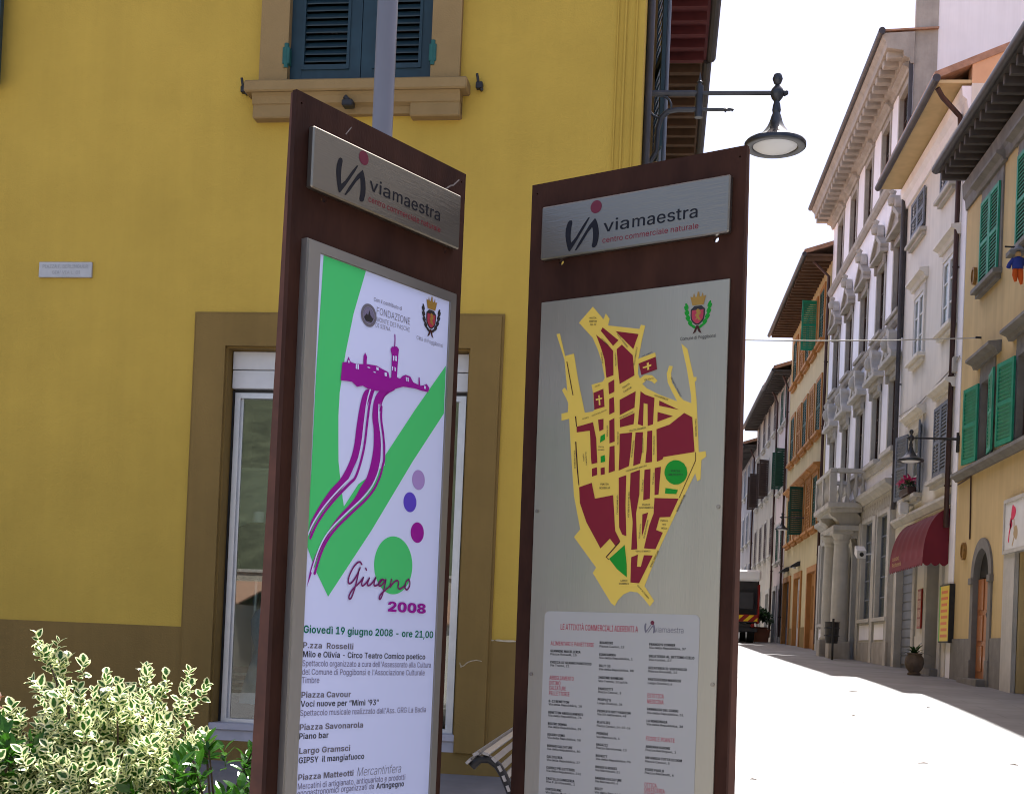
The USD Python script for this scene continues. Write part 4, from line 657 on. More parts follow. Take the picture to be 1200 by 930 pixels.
shrub('green_shrub', 'glossy green shrub with reddish young tips right of the variegated shrub', (-1.42, 4.6, zs), [((-1.45, 4.6, .7), (-1.36, 4.62, 1.14), .05, 1.5), ((-1.45, 4.6, .7), (-1.48, 4.55, 1.12), .06, 1.5), ((-1.42, 4.6, .7), (-1.27, 4.65, 1.10), .05, 1.3), ((-1.5, 4.55, .7), (-1.58, 4.42, 1.08), .06, 1.3), ((-1.4, 4.6, .7), (-1.33, 4.5, 1.0), .06, 1.2)], 850, .056, .42, 'leafgreen', 8, keep=60, red=0)
shrub('green_shrub', 'glossy green shrub with reddish young tips left of the variegated shrub', (-2.32, 4.55, zs), [((-2.3, 4.55, .7), (-2.26, 4.5, 1.2), .05, 1.5), ((-2.3, 4.55, .7), (-2.36, 4.5, 1.2), .07, 1.5), ((-2.25, 4.5, .7), (-2.15, 4.4, 1.12), .06, 1.3), ((-2.35, 4.55, .7), (-2.5, 4.5, 1.15), .07, 1.3)], 800, .056, .42, 'leafgreen', 21, keep=40, red=.02)

# ---------------------------------------------------------------- houses along the right side of the street
FX = 5.9
RW = Fr((FX, 0, 0), (0, 1, 0), (-1, 0, 0)); RT = Fr((FX, 0, 0), (0, -1, 0), (-1, 0, 0))
def house(name, label, y0, y1, ztop, wall, depth=10., cat='house'):
    t = thing(name, label, cat, (FX, (y0+y1)/2, float(gz((y0+y1)/2))))
    return t
def shell(t, y0, y1, ztop, wall, holes, depth=10., th=.45, side=None, zb=-.3, room=True):
    part(t, 'wall', RW.ext(sbox(y0, zb+float(gz(y0)), y1, ztop).difference(unary_union(holes)), -th, 0), wall)
    part(t, 'side_wall', wbox(FX+th, FX+depth, y0+.002, y0+.3, zb+float(gz(y0)), ztop), side or wall); part(t, 'side_wall', wbox(FX+th, FX+depth, y1-.3, y1-.002, zb+float(gz(y0)), ztop), side or wall)
    part(t, 'rear_wall', wbox(FX+depth, FX+depth+.3, y0, y1, zb, ztop), wall)
    if room: part(t, 'room', wbox(FX+1.6, FX+1.65, y0+.31, y1-.31, zb, ztop-.1), 'room')
def roof(t, y0, y1, xe, ze, pitch=.32, depth=10., mat='tile', over=0.):
    xr = FX+depth/2; zr = ze+(xr-xe)*pitch; xb = FX+depth+.6
    each(t, 'roof', [quad((xe, y0-over, ze), (xe, y1+over, ze), (xr, y1+over, zr), (xr, y0-over, zr), .14), quad((xb, y0-over, ze), (xb, y1+over, ze), (xr, y1+over, zr), (xr, y0-over, zr), .14)], mat)
def gutter(t, y0, y1, x, z, r=.075): part(t, 'gutter', tube([(x, y0, z), (x, y1, z)], r, 12), 'gutter', smooth=40)

# -- yellow house with green shutters
h1 = house('shuttered_house', 'warm yellow house with bright green louvred shutters and an arched wooden door', 14, 25.42, 10.7, 'yellow2')
arch = unary_union([sbox(22.88, 0, 23.88, 3.02), Point(23.38, 3.02).buffer(.5, 24)])
shop1 = sbox(18.9, 0, 21.22, 3.30); w_up = [(22.98, 24.15), (20.72, 21.87), (18.4, 19.55), (16, 17.15)]; w_lo = [(23.10, 23.82), (20.86, 21.58), (18.6, 19.32), (16.3, 17.02)]
shop2 = sbox(15.0, 0, 17.6, 3.3)
shell(h1, 14, 25.42, 10.55, 'yellow2', [arch, shop1, shop2]+[sbox(a, 8.22, b, 9.72) for a, b in w_up]+[sbox(a, 5.06, b, 6.45) for a, b in w_lo])
for a, b in w_up:
    window(h1, RW, a, b, 8.22, 9.72, 'brownpaint', rec=.08, surround=(.13, .03, 'serena'), sill=(.17, .09, .16, 'serena'), hood=(.28, .14, .2, .2, 'serena'))
    c = (a+b)/2; shutter(h1, RW, a-.02, c-.004, 8.2, 9.74, 'greenpaint', n=.035, pitch=.062); shutter(h1, RW, c+.004, b+.02, 8.2, 9.74, 'greenpaint', n=.035, pitch=.062)
for a, b in w_lo:
    window(h1, RW, a, b, 5.06, 6.45, 'brownpaint', rec=.08, surround=(.12, .03, 'serena'), hood=(.42, .2, .2, .22, 'serena'))
    shutter(h1, turned(RW, b+.01, 173, -1), 0, .68, 5.09, 6.45, 'greenpaint', n=-.09, pitch=.062); shutter(h1, turned(RW, a-.01, 171, 1), 0, .68, 5.09, 6.45, 'greenpaint', n=-.09, pitch=.062)
part(h1, 'ledge', RW.profile([(-.01, 4.90), (.05, 4.90), (.08, 4.95), (.15, 4.98), (.15, 5.04), (-.01, 5.05)], 14, 25.4), 'serena')
part(h1, 'frieze', RW.profile([(-.01, 10.02), (.04, 10.02), (.06, 10.2), (.10, 10.25), (.12, 10.50), (-.01, 10.50)], 14, 25.4), 'serena')
each(h1, 'plinth', [RW.ext(sbox(21.85, .6, 22.68, 1.97), -.01, .03), RW.ext(sbox(24.08, .6, 25.41, 1.97), -.01, .03)], 'serena')
asur = unary_union([sbox(22.70, .6, 24.06, 3.02), Point(23.38, 3.02).buffer(.68, 24)]).difference(arch.buffer(-.005)).difference(sbox(22, 0, 25, float(gz(23))+.02))
ds = part(h1, 'door_surround', RW.ext(asur, -.42, .035), 'serena'); each(ds, 'impost', [RW.box(22.66, 22.872, 2.92, 3.04, -.01, .07, .01), RW.box(23.888, 24.10, 2.92, 3.04, -.01, .07, .01), RW.box(22.66, 22.872, 1.0, 1.6, -.01, .06, .01), RW.box(23.888, 24.10, 1.0, 1.6, -.01, .06, .01)], 'serena')
dz = float(gz(23.4))+.1
dr = part(h1, 'door', [RW.box(22.885, 23.875, dz, 3.0, -.11, -.06)], 'wood'); each(dr, 'door_panel', [RW.box(a, a+.36, z, z+hh, -.062, -.045, .008) for a in (22.95, 23.45) for z, hh in ((dz+.12, .45), (dz+.65, .45), (dz+1.18, .55))], 'wood'); part(dr, 'handle', RW.tube([(23.1, dz+.95, -.06), (23.1, dz+1.1, -.015), (23.1, dz+1.2, -.06)], .014, 6), 'lampmetal')
part(h1, 'fanlight', [RW.ext(Point(23.38, 3.02).buffer(.49, 24).intersection(sbox(22, 3.03, 25, 5)), -.10, -.08)], 'room'); part(h1, 'doorstep', RW.box(22.72, 24.04, dz-.3, dz, -.45, .22, .01), 'serena')
for u0, u1 in ((21.22, 21.84), (18.28, 18.9), (17.6, 18.2), (14.4, 15.0)): part(h1, 'pilaster', RW.ext(sbox(u0, .4, u1, 3.30), -.01, .07), 'stone')
for a, b in ((18.9, 21.22), (15.0, 17.6)):
    z0 = float(gz(a)); sf = part(h1, 'shop_front', [RW.box(a, b, z0, z0+.75, -.25, -.15), RW.box(a, a+.08, z0+.75, 3.3, -.23, -.13), RW.box(b-.08, b, z0+.75, 3.3, -.23, -.13), RW.box(a+.08, b-.08, 3.18, 3.3, -.23, -.13), RW.box((a+b)/2-.05, (a+b)/2+.05, z0+.75, 3.18, -.23, -.13)], 'darkwood')
    part(sf, 'pane', RW.box(a+.06, b-.06, z0+.74, 3.2, -.19, -.18), 'glass'); part(sf, 'kick_panel', RW.box(a+.02, b-.02, z0+.05, z0+.70, -.152, -.135, .005), 'greyblue')
part(h1, 'soffit', wbox(5.36, 6.3, 13.9, 25.55, 10.78, 10.83), 'soffitdark')
for k in range(33): y = 14.05+k*.355; part(h1, 'rafter', wbox(5.40, 6.0, y, y+.10, 10.62, 10.785, .008), 'soffitdark')
gutter(h1, 13.8, 25.6, 5.33, 10.86, .085); roof(h1, 13.9, 25.55, 5.34, 10.84)
part(h1, 'wall_cable', RW.tube([(25.3, 4.85, .02), (24.35, 4.88, .02), (24.32, 4.2, .015), (24.3, 3.75, .015)], .014, 6), 'copper')
for k, (y, z, lb) in enumerate(((24.66, 3.56, 'oval ochre ceramic plaque left of the arched door'), (24.72, 5.5, 'oval ochre ceramic plaque just above the ledge beside a green shutter'), (24.62, 8.57, 'oval ochre ceramic plaque beside the upper green shutters'))):
    tp = thing('wall_plaque', lb, 'plaque', (FX, y, z), 'ochre wall plaques'); e = affinity.scale(Point(y, z).buffer(.145, 16), .85, 1.1); part(tp, 'rim', RW.ext(e.difference(affinity.scale(e, .78, .78)), 0, .06), 'terracotta'); part(tp, 'disc', RW.ext(affinity.scale(e, .8, .8), 0, .04), 'terracotta')
# printed sign over the shop
sg = thing('shop_sign', 'pale shop sign with a pink flower above the shop at the right edge', 'sign', (FX, 20.4, 3.3)); part(sg, 'board', RW.box(18.9, 21.80, 3.315, 4.15, .0, .09, .006), 'whitepaint'); part(sg, 'frame', RW.ext(sbox(18.88, 3.3, 21.82, 4.17).difference(sbox(18.94, 3.36, 21.76, 4.11)), .0, .105), 'stone')
def blob(u, z, r, seed, n=10):
    q = np.random.default_rng(seed).uniform(.65, 1.15, n); th = np.arange(n)/n*2*PI; return Polygon(chaikin(np.column_stack([u+r*q*np.cos(th), z+r*q*np.sin(th)]), 2))
part(sg, 'flower', [RW.sheet(blob(21.3, 3.92, .15, 2), .0915), RW.sheet(blob(21.42, 3.76, .10, 3), .0915), RW.sheet(LineString([(21.4, 3.8), (21.5, 3.6), (21.52, 3.5)]).buffer(.03), .0915)], 'p_pink'); part(sg, 'stem', [RW.sheet(LineString([(21.25, 3.8), (21.2, 3.55), (21.3, 3.42)]).buffer(.025), .0915), RW.sheet(blob(21.15, 3.6, .12, 9), .0913)], surf('print_tan', C(.42, .30, .16), .6))
# cloth figure on a bracket
fp = np.array([5.9, 20.6, 7.86]); fg = thing('hanging_cloth_figure', 'blue and orange cloth figure with a grey hat hanging from an iron bracket', 'banner', fp)
part(fg, 'bracket', [tube([fp, fp+[-.55, 0, .03]], .014, 6), tube([fp+[0, 0, -.2], fp+[-.3, 0, .015]], .01, 6)], 'black')
fs = .68; fc = fp+[-.36, -.05, 0]
part(fg, 'hat', lathe(fs*np.array([(.0, .06), (.06, .04), (.11, -.03), (.2, -.07), (.19, -.09), (.05, -.08)]), fc, 14), 'greyblue', smooth=60); part(fg, 'head', lathe(fs*np.array([(0, -.08), (.05, -.1), (.065, -.15), (.05, -.2), (0, -.22)]), fc, 12), surf('cloth_face', C(.6, .4, .2), .9), smooth=60)
part(fg, 'tunic', lathe(fs*np.array([(.04, -.2), (.11, -.24), (.13, -.36), (.12, -.48), (0, -.49)]), fc, 12), 'cloth_royal', smooth=60); part(fg, 'sleeve', [tube([fc+fs*np.array([.09, 0, -.25]), fc+fs*np.array([.18, .02, -.36]), fc+fs*np.array([.2, .03, -.45])], fs*np.array([.045, .05, .05]), 8), tube([fc+fs*np.array([-.09, 0, -.25]), fc+fs*np.array([-.17, .02, -.36]), fc+fs*np.array([-.2, .03, -.45])], fs*np.array([.045, .05, .05]), 8)], 'cloth_royal', smooth=60)
part(fg, 'tail', [tube([fc+fs*np.array([.05, 0, -.46]), fc+fs*np.array([.06, 0, -.65]), fc+fs*np.array([.09, 0, -.82])], fs*np.array([.06, .065, .03]), 8), tube([fc+fs*np.array([-.05, 0, -.46]), fc+fs*np.array([-.06, 0, -.62]), fc+fs*np.array([-.04, 0, -.76])], fs*np.array([.06, .06, .03]), 8)], 'cloth_orange', smooth=60)

# -- cream house
h2 = house('cream_house', 'cream three storey house with grey blue shutters and a dark downpipe', 25.42, 31.3, 12.4, 'cream')
dA, dB = sbox(28.95, 0, 30.75, 4.05), sbox(26.45, 0, 27.55, 4.05)
W2 = dict(T1=(29.2, 30.5, 10.9, 11.8), T2=(26.5, 27.6, 10.95, 11.85), M1=(28.95, 29.9, 8.12, 9.5), M2=(26.1, 27.15, 8.12, 9.52), F1=(28.7, 30.05, 5.08, 6.55), F2=(26.1, 27.25, 5.15, 6.6))
shell(h2, 25.43, 31.3, 12.45, 'cream', [dA, dB]+[sbox(a, c, b, d) for a, b, c, d in W2.values()], side='peach')
for k in ('T1', 'T2'):
    a, b, c, d = W2[k]; window(h2, RW, a, b, c, d, 'whitepaint', rec=.08, sill=(.14, .08, .16, 'stone')); m = (a+b)/2
    for u0, u1 in ((a-.02, m-.004), (m+.004, b+.02)): shutter(h2, RW, u0, u1, c+.1, d+.02, 'greyblue', n=.03)
for k in ('M1', 'M2'): a, b, c, d = W2[k]; window(h2, RW, a, b, c, d, 'whitepaint', rec=-.03, bars=2, surround=(.11, .045, 'cream'), sill=(.2, .09, .17, 'cream'), hood=(.26, .1, .22, .2, 'cream'), fw=.09)
for k in ('F1', 'F2'):
    a, b, c, d = W2[k]; window(h2, RW, a, b, c, d, 'whitepaint', rec=.08, surround=(.1, .03, 'cream'), sill=(.2, .09, .19, 'stone'), hood=(.25, .1, .2, .2, 'cream')); m = (a+b)/2
    if k == 'F2':
        for u0, u1 in ((a-.02, m-.004), (m+.004, b+.02)): shutter(h2, RW, u0, u1, c+.02, d, 'greyblue', n=.055)
    else: shutter(h2, turned(RW, a-.0, 166, 1), 0, .64, c+.02, d, 'greyblue', n=-.06); shutter(h2, turned(RW, b+.0, 168, -1), 0, .64, c+.02, d, 'greyblue', n=-.06)
part(h2, 'ledge', RW.profile([(-.01, 4.55), (.05, 4.55), (.08, 4.62), (.13, 4.66), (.13, 4.72), (-.01, 4.74)], 25.9, 31.28), 'stone')
part(h2, 'cornice', RW.profile([(-.01, 11.98), (.05, 11.98), (.08, 12.15), (.16, 12.22), (.18, 12.40), (-.01, 12.40)], 25.44, 31.28), 'white'); part(h2, 'soffit', wbox(5.24, 6.3, 25.45, 31.3, 12.46, 12.52), 'soffitcream')
gutter(h2, 25.3, 31.35, 5.22, 12.50); roof(h2, 25.42, 31.29, 5.2, 12.52, pitch=.42); part(h2, 'gable', WORLD.ext(Polygon([(5.9, 12.44), (16.4, 12.44), (10.9, 14.92), (5.9, 12.83)]), -25.73, -25.44), 'peach')
part(h2, 'corner_strip', RW.ext(sbox(25.44, .8, 25.84, 11.97), -.01, .012), 'white')
downpipe(h2, RW, [(25.5, 12.38, .62), (25.6, 12.25, .5), (25.88, 12.0, .10), (25.9, 11.7, .08), (25.9, 4.1, .08)], .05); downpipe(h2, RW, [(31.25, 12.42, .1), (31.25, 5.0, .08)], .05, 'gutter')
part(h2, 'junction_box', RW.box(25.72, 25.98, 7.05, 7.35, 0, .09, .01), 'stone'); part(h2, 'wall_cable', RW.tube([(31.2, 7.15, .03), (29, 7.05, .03), (26, 7.2, .03), (25.5, 7.3, .03)], .015, 6), 'stone')
z0 = float(gz(29.8)); d = part(h2, 'roller_door', [RW.box(28.97, 30.73, z0, 4.03, -.17, -.12)]+[RW.box(28.97, 30.73, z0+.1+k*.2, z0+.28+k*.2, -.121, -.105, .006) for k in range(12)], 'greyblue')
z0 = float(gz(27)); d = part(h2, 'door', [RW.box(26.47, 27.53, z0+.12, 4.03, -.25, -.20)], 'darkwood'); part(d, 'pane', RW.box(26.6, 27.4, z0+.9, 3.9, -.202, -.195), 'glass')
part(h2, 'door_surround', RW.ext(unary_union([sbox(26.2, .8, 26.455, 4.3), sbox(27.545, .8, 27.8, 4.3), sbox(26.2, 4.045, 27.8, 4.3)]), -.40, .05), 'stone'); part(h2, 'door_surround', RW.ext(unary_union([sbox(28.72, .8, 28.955, 4.3), sbox(30.745, .8, 30.98, 4.3), sbox(28.72, 4.045, 30.98, 4.3)]), -.40, .05), 'stone')
part(h2, 'doorstep', RW.box(26.3, 27.7, z0-.2, z0+.12, -.45, .2, .01), 'serena')
each(h2, 'plinth', [RW.ext(sbox(25.9, .8, 26.19, 2.0), -.01, .02), RW.ext(sbox(27.81, .8, 28.71, 2.05), -.01, .02)], 'cream')
# awning over the two doors
aw = thing('shop_awning', 'burgundy rounded shop awning with a scalloped edge over the doors of the cream house', 'awning', (FX, 27.8, 4.5))
y0, y1, zt, zb, pr = 25.95, 29.25, 4.47, 3.52, .48; V, F, nu, nv = [], [], 33, 13
for i in range(nu):
    for j in range(nv):
        s, t = i/(nu-1), j/(nv-1)*PI/2; e = min(1, math.sin(PI*s)**.5 if 0 < s < 1 else 0) if False else 1.
        sag = 1-.035*abs(math.sin(s*PI*6)); V.append((FX-pr*math.sin(t)*sag, y0+(y1-y0)*s, zb+(zt-zb)*math.cos(t)*sag))
for i in range(nu-1):
    for j in range(nv-1): p = i*nv+j; F += [(p, p+1, p+nv+1), (p, p+nv+1, p+nv)]
part(aw, 'canopy', tm(V, F), 'awning', smooth=50)
for y in (y0, y1):
    ep = [(FX-.001, zb)]+[(FX-pr*math.sin(t), zb+(zt-zb)*math.cos(t)) for t in np.linspace(0, PI/2, 13)]
    part(aw, 'end_panel', WORLD.ext(Polygon(ep), -y-.006, -y+.006), 'awning')
sc = Polygon([(y0, zb+.01), (y1, zb+.01)]+[(y1-(y1-y0)*k/120, zb-.10-.055*abs(math.sin(k/120*PI*15))) for k in range(121)])
part(aw, 'valance', RW.ext(sc, pr-.006, pr+.004), 'awning'); ex = Polygon([(FX, zb+.01), (FX-pr, zb+.01)]+[(FX-pr+pr*k/30, zb-.10-.055*abs(math.sin(k/30*PI*3))) for k in range(31)])
part(aw, 'valance', WORLD.ext(ex, -y0-.004, -y0+.004), 'awning'); each(aw, 'rib', [tube([(FX-(pr-.015)*math.sin(t), y, zb+(zt-zb-.02)*math.cos(t)) for t in np.linspace(0, PI/2, 9)], .012, 6) for y in np.linspace(y0+.02, y1-.02, 7)], 'lampmetal')
each(aw, 'lettering', [text(RT, 'Profumeria', -28.95, zb-.03, pr+.0055, .09, .95, 'Bold', 40, shear=.15), text(RT, 'CASINI', -28.95, zb+.10, pr+.0055, .075, .7, 'Bold', 40)], 'p_gold')
# lit box sign, menu board, wall lantern, flower box
bs = thing('box_sign', 'upright yellow and green box sign on the wall between the doors', 'sign', (FX, 25.7, 1.9)); part(bs, 'case', RW.box(25.30, 26.12, 1.9, 3.0, .0, .10, .006), 'black'); part(bs, 'face', RW.box(25.33, 26.0, 1.93, 2.97, .10, .104), 'p_signyellow'); part(bs, 'face', RW.box(26.0, 26.10, 1.93, 2.97, .10, .104), 'p_signgreen', label='green strip down the far side of the face')
each(bs, 'lettering', [RW.box(25.4+.03*(k % 3), 25.95-.04*(k % 2), 2.0+k*.118, 2.055+k*.118, .104, .1055) for k in range(8)], 'p_orange')
mb = thing('menu_board', 'narrow red poster board on the pier under the awning', 'sign', (FX, 28.2, 2.15)); part(mb, 'board', RW.box(28.0, 28.36, 2.2, 3.02, .02, .05, .004), 'truckred'); each(mb, 'picture', [RW.box(28.04, 28.32, 2.25+k*.19, 2.40+k*.19, .05, .053) for k in range(4)], surf('print_photo', C(.45, .25, .2), .5, var=.5, scale=14))
wl = thing('wall_lantern', 'small white square lantern under the flower box', 'lantern', (FX, 29.4, 4.75)); part(wl, 'housing', RW.box(29.3, 29.5, 4.72, 4.95, .10, .3, .015), 'whitepaint'); part(wl, 'arm', RW.tube([(29.4, 4.9, 0), (29.4, 4.9, .12)], .02), 'whitepaint'); part(wl, 'glass', RW.box(29.32, 29.48, 4.70, 4.722, .12, .28), 'frost')
def ball_leaves(c, rad, n, size, seed, flat_=1.):
    r = np.random.default_rng(seed); d = r.normal(0, 1, (n, 3)); d /= np.linalg.norm(d, axis=1, keepdims=True); d[:, 2] = np.abs(d[:, 2])*.9-.15; p = np.array(c)+d*np.array(rad)*r.uniform(.5, 1, (n, 1)); V, F, _ = leaves(p, d+r.normal(0, .4, (n, 3)), size*r.uniform(.7, 1.3, n), .5, seed=seed); return tm(V, F)
fb_ = thing('flower_box', 'window box of pink flowers on the sill of the cream house', 'flower box', (5.75, 29.3, 5.08)); part(fb_, 'box', wbox(5.66, 5.84, 28.85, 29.75, 5.09, 5.24, .01), 'copper'); part(fb_, 'foliage', ball_leaves((5.75, 29.3, 5.28), (.14, .5, .16), 220, .07, 5), 'potleaf', kind='stuff'); part(fb_, 'flowers', ball_leaves((5.72, 29.3, 5.34), (.17, .5, .2), 160, .075, 6), 'petal', kind='stuff')
# urn with a spiky plant
up_ = np.array([5.42, 26.35, float(gz(26.35))]); ur = thing('potted_plant', 'spiky green plant in a rounded stone urn by the cream house door', 'potted plant', up_)
part(ur, 'urn', lathe([(0, 0), (.12, 0), (.13, .03), (.10, .06), (.16, .14), (.185, .24), (.17, .34), (.13, .39), (.15, .42), (.13, .43), (.11, .40), (0, .38)], up_, 24), 'pot', smooth=50)
r = np.random.default_rng(4); bl_ = []
for k in range(26):
    a = k*2.4; e = r.uniform(.25, 1.25); L_ = r.uniform(.34, .5); p0 = up_+[0, 0, .40]; d0 = np.array([math.cos(a)*math.cos(e), math.sin(a)*math.cos(e), math.sin(e)]); s_ = np.array([-math.sin(a), math.cos(a), 0]); pts = [p0+d0*L_*t-np.array([0, 0, .22*t*t]) for t in (0, .3, .6, .85, 1)]; w = [.014, .024, .02, .011, .001]
    bl_.append(tm(np.vstack([np.array([p-s_*q, p+s_*q]) for p, q in zip(pts, w)]), [f for i in range(4) for f in ((2*i, 2*i+1, 2*i+3), (2*i, 2*i+3, 2*i+2))]))
for m in bl_: part(ur, 'leaf', m, 'potleaf')
wall_lamp((5.9, 25.42, 5.72), (-1, 0, 0), .88, 'bell shaped iron lamp hanging before the cream house', low=False, group='street lamps on the right', z_plate=.25)

# -- white palace
h3 = house('white_palace', 'tall white bank palace with stone pediments, heavy cornice and stone ground floor', 31.3, 43.55, 16, 'white', cat='palace')
cw = [41.85, 39.35, 36.85, 34.35, 31.98+.12]; gw = [(41.25, 42.85), (38.75, 40.25), (33.75, 35.2), (31.6, 33.05)]; hw = .52
H3 = [sbox(c-hw, z0, c+hw, z1) for c in cw for z0, z1 in ((13.32, 15.1), (9.75, 11.5), (6.5, 8.25))]+[sbox(a, 2.52, b, 5.0) for a, b in gw]+[sbox(36.25, 0, 37.45, 4.7)]
shell(h3, 31.3, 43.55, 15.7, 'white', H3, depth=14)
each(h3, 'attic_wall', [wbox(6.42, 20, 31.31, 31.6, 15.5, 19.5), wbox(6.42, 6.8, 31.61, 43.4, 15.5, 17.0)], 'white'); part(h3, 'corner_stone', wbox(5.93, 6.45, 31.285, 31.4, 12.0, 17.2), 'stonedark')
part(h3, 'downpipe', [tube([(5.86, 31.27, 15.9), (5.86, 31.27, 9.0)], .05, 10)], 'gutter', smooth=40)
def bx(u, z, du, dz_, n0, n1, c=.01): return RW.box(u-du, u+du, z-dz_, z+dz_, n0, n1, c)
for c in cw:
    window(h3, RW, c-hw, c+hw, 13.32, 15.1, 'brownpaint', rec=.08, surround=(.13, .03, 'stonedark'), hood=(.22, .06, .2, .2, 'stonedark'))
    window(h3, RW, c-hw, c+hw, 9.75, 11.5, 'brownpaint', rec=.08, surround=(.14, .03, 'stonedark'), sill=(.22, .10, .16, 'stonedark'))
    pd = part(h3, 'pediment', [RW.ext(Polygon([(c-.70, 11.78), (c+.70, 11.78), (c+.70, 11.86), (c, 12.28), (c-.70, 11.86)]), -.01, .12), RW.ext(LineString([(c-.78, 11.84), (c, 12.31), (c+.78, 11.84)]).buffer(.055, cap_style=2), .0, .20), RW.box(c-.78, c+.78, 11.70, 11.79, -.01, .20, .012)], 'stonedark')
    each(pd, 'scroll', [bx(c-.62, 11.57, .04, .12, -.01, .10, .02), bx(c+.62, 11.57, .04, .12, -.01, .10, .02)], 'stonedark'); part(pd, 'ornament', [lathe([(0, 12.32), (.10, 12.36), (.13, 12.5), (.06, 12.6), (.09, 12.68), (0, 12.74)], (FX-.2, c, 0), 12), RW.ext(Polygon(chaikin([(c-.3, 12.18), (c+.3, 12.18), (c+.2, 12.5), (c, 12.62), (c-.2, 12.5)], 2)), .02, .18)], 'stone', smooth=40)
    window(h3, RW, c-hw, c+hw, 6.5, 8.25, 'brownpaint', rec=.08, surround=(.14, .03, 'stone'), sill=(.24, .12, .18, 'stone'))
    pd = part(h3, 'pediment', [RW.box(c-.82, c+.82, 8.56, 8.68, -.01, .26, .012), RW.box(c-.68, c+.68, 8.40, 8.562, -.01, .12, .01)], 'stone'); th = np.linspace(.25, PI*.62, 12)
    for sd in (-1, 1): part(pd, 'scroll', [RW.ext(LineString([(c+sd*(.78-.52*math.sin(t)*1.0), 8.68+.62*(1-math.cos(t))*.62) for t in th]).buffer(.075), .0, .24), RW.ext(Polygon([(c+sd*(.78-.52*math.sin(t)*1.0), 8.68+.62*(1-math.cos(t))*.62) for t in th]+[(c, 8.9), (c, 8.6), (c+sd*.7, 8.6)]).buffer(0), .0, .10), bx(c+sd*.62, 8.31, .04, .12, -.01, .11, .02)], 'stone')
    part(pd, 'cartouche', [RW.ext(Polygon(chaikin([(c-.26, 8.72), (c+.26, 8.72), (c+.36, 9.02), (c+.2, 9.32), (c, 9.40), (c-.2, 9.32), (c-.36, 9.02)], 2)), .05, .22), lathe([(0, -.2), (.10, -.13), (.13, 0), (.10, .13), (0, .2)], (FX-.24, c, 9.02), 12)], 'stone', smooth=40)
part(h3, 'string_course', RW.profile([(-.01, 13.14), (.05, 13.14), (.12, 13.22), (.14, 13.31), (-.01, 13.32)], 31.31, 43.54), 'stonedark'); part(h3, 'string_course', RW.profile([(-.01, 9.45), (.04, 9.45), (.10, 9.52), (.12, 9.62), (-.01, 9.63)], 31.31, 43.54), 'stonedark'); part(h3, 'string_course', RW.profile([(-.01, 6.2), (.05, 6.2), (.10, 6.28), (.12, 6.37), (-.01, 6.38)], 31.31, 43.54), 'stone')
part(h3, 'ground_facing', RW.ext(sbox(31.31, .9, 43.54, 5.06).difference(unary_union([sbox(a, 2.5, b, 5.0) for a, b in gw]+[sbox(36.2, 0, 37.5, 4.75)])), -.01, .08), 'stone'); part(h3, 'ground_cornice', RW.profile([(-.01, 5.5), (.10, 5.5), (.16, 5.58), (.26, 5.63), (.28, 5.73), (-.01, 5.75)], 31.3, 43.54), 'stone'); part(h3, 'frieze', RW.ext(sbox(31.31, 5.06, 43.54, 5.5), -.01, .06), 'stone')
each(h3, 'lettering', [text(RT, 'DI RISPARMIO', -35.5, 5.14, .061, .28, 3.7, 'Bold', 60), text(RT, 'CASSA', -43.2, 5.14, .061, .28, 2.2, 'Bold', 60)], 'stonedark')
for a, b in gw:
    w = window(h3, RW, a, b, 2.52, 5.0, 'greyblue', rec=-.0, bars=4, leaves=2, fw=.03, surround=(.10, .11, 'stone')); part(h3, 'white_panel', RW.box(a+.02, b-.02, 1.98, 2.36, .07, .10, .006), 'white'); part(h3, 'ledge', RW.box(a-.2, b+.2, 2.42, 2.52, .0, .16, .01), 'stone')
for u in (43.3, 40.75, 38.5, 35.55, 33.4, 31.5): part(h3, 'pilaster', RW.ext(sbox(u-.16, .9, u+.16, 5.06), .07, .13), 'stone')
each(h3, 'plinth', [RW.ext(sbox(31.31, .9, 36.18, 1.92), .07, .115), RW.ext(sbox(37.52, .9, 43.53, 1.98), .07, .115)], 'stonedark')
# portal columns, balcony
for y in (35.95, 37.75):
    g_ = float(gz(y)); cl = part(h3, 'column', lathe([(.24, .45), (.25, .5), (.215, .55), (.215, 1.4), (.20, 2.6), (.185, 3.05), (.21, 3.08), (.21, 3.14)], (5.38, y, g_), 20), 'stone', smooth=40); part(cl, 'capital', [wbox(5.10, 5.66, y-.28, y+.28, g_+3.3, g_+3.42, .02), lathe([(.19, 3.12), (.22, 3.2), (.28, 3.3)], (5.38, y, g_), 16)], 'stone'); part(cl, 'pedestal', wbox(5.1, 5.66, y-.28, y+.28, g_-.2, g_+.46, .02), 'stonedark')
    part(h3, 'balcony_bracket', WORLD.ext(Polygon(chaikin([(5.83, 4.7), (5.83, 5.45), (5.02, 5.45), (5.02, 5.28), (5.2, 5.2), (5.3, 5.0), (5.5, 4.95), (5.6, 4.72)], 1)), -y-.2, -y+.2), 'stone')
part(h3, 'entablature', wbox(5.10, 5.83, 35.6, 38.1, 4.88, 5.02, .02), 'stone'); part(h3, 'portal_door', RW.box(36.26, 37.44, 1.5, 4.68, -.20, -.15), 'darkwood')
part(h3, 'portal_arch', RW.ext(unary_union([sbox(36.0, 1.4, 37.7, 4.0), Point(36.85, 3.95).buffer(.85)]).difference(unary_union([sbox(36.25, 1, 37.45, 3.95), Point(36.85, 3.95).buffer(.6)])), .05, .2), 'stone')
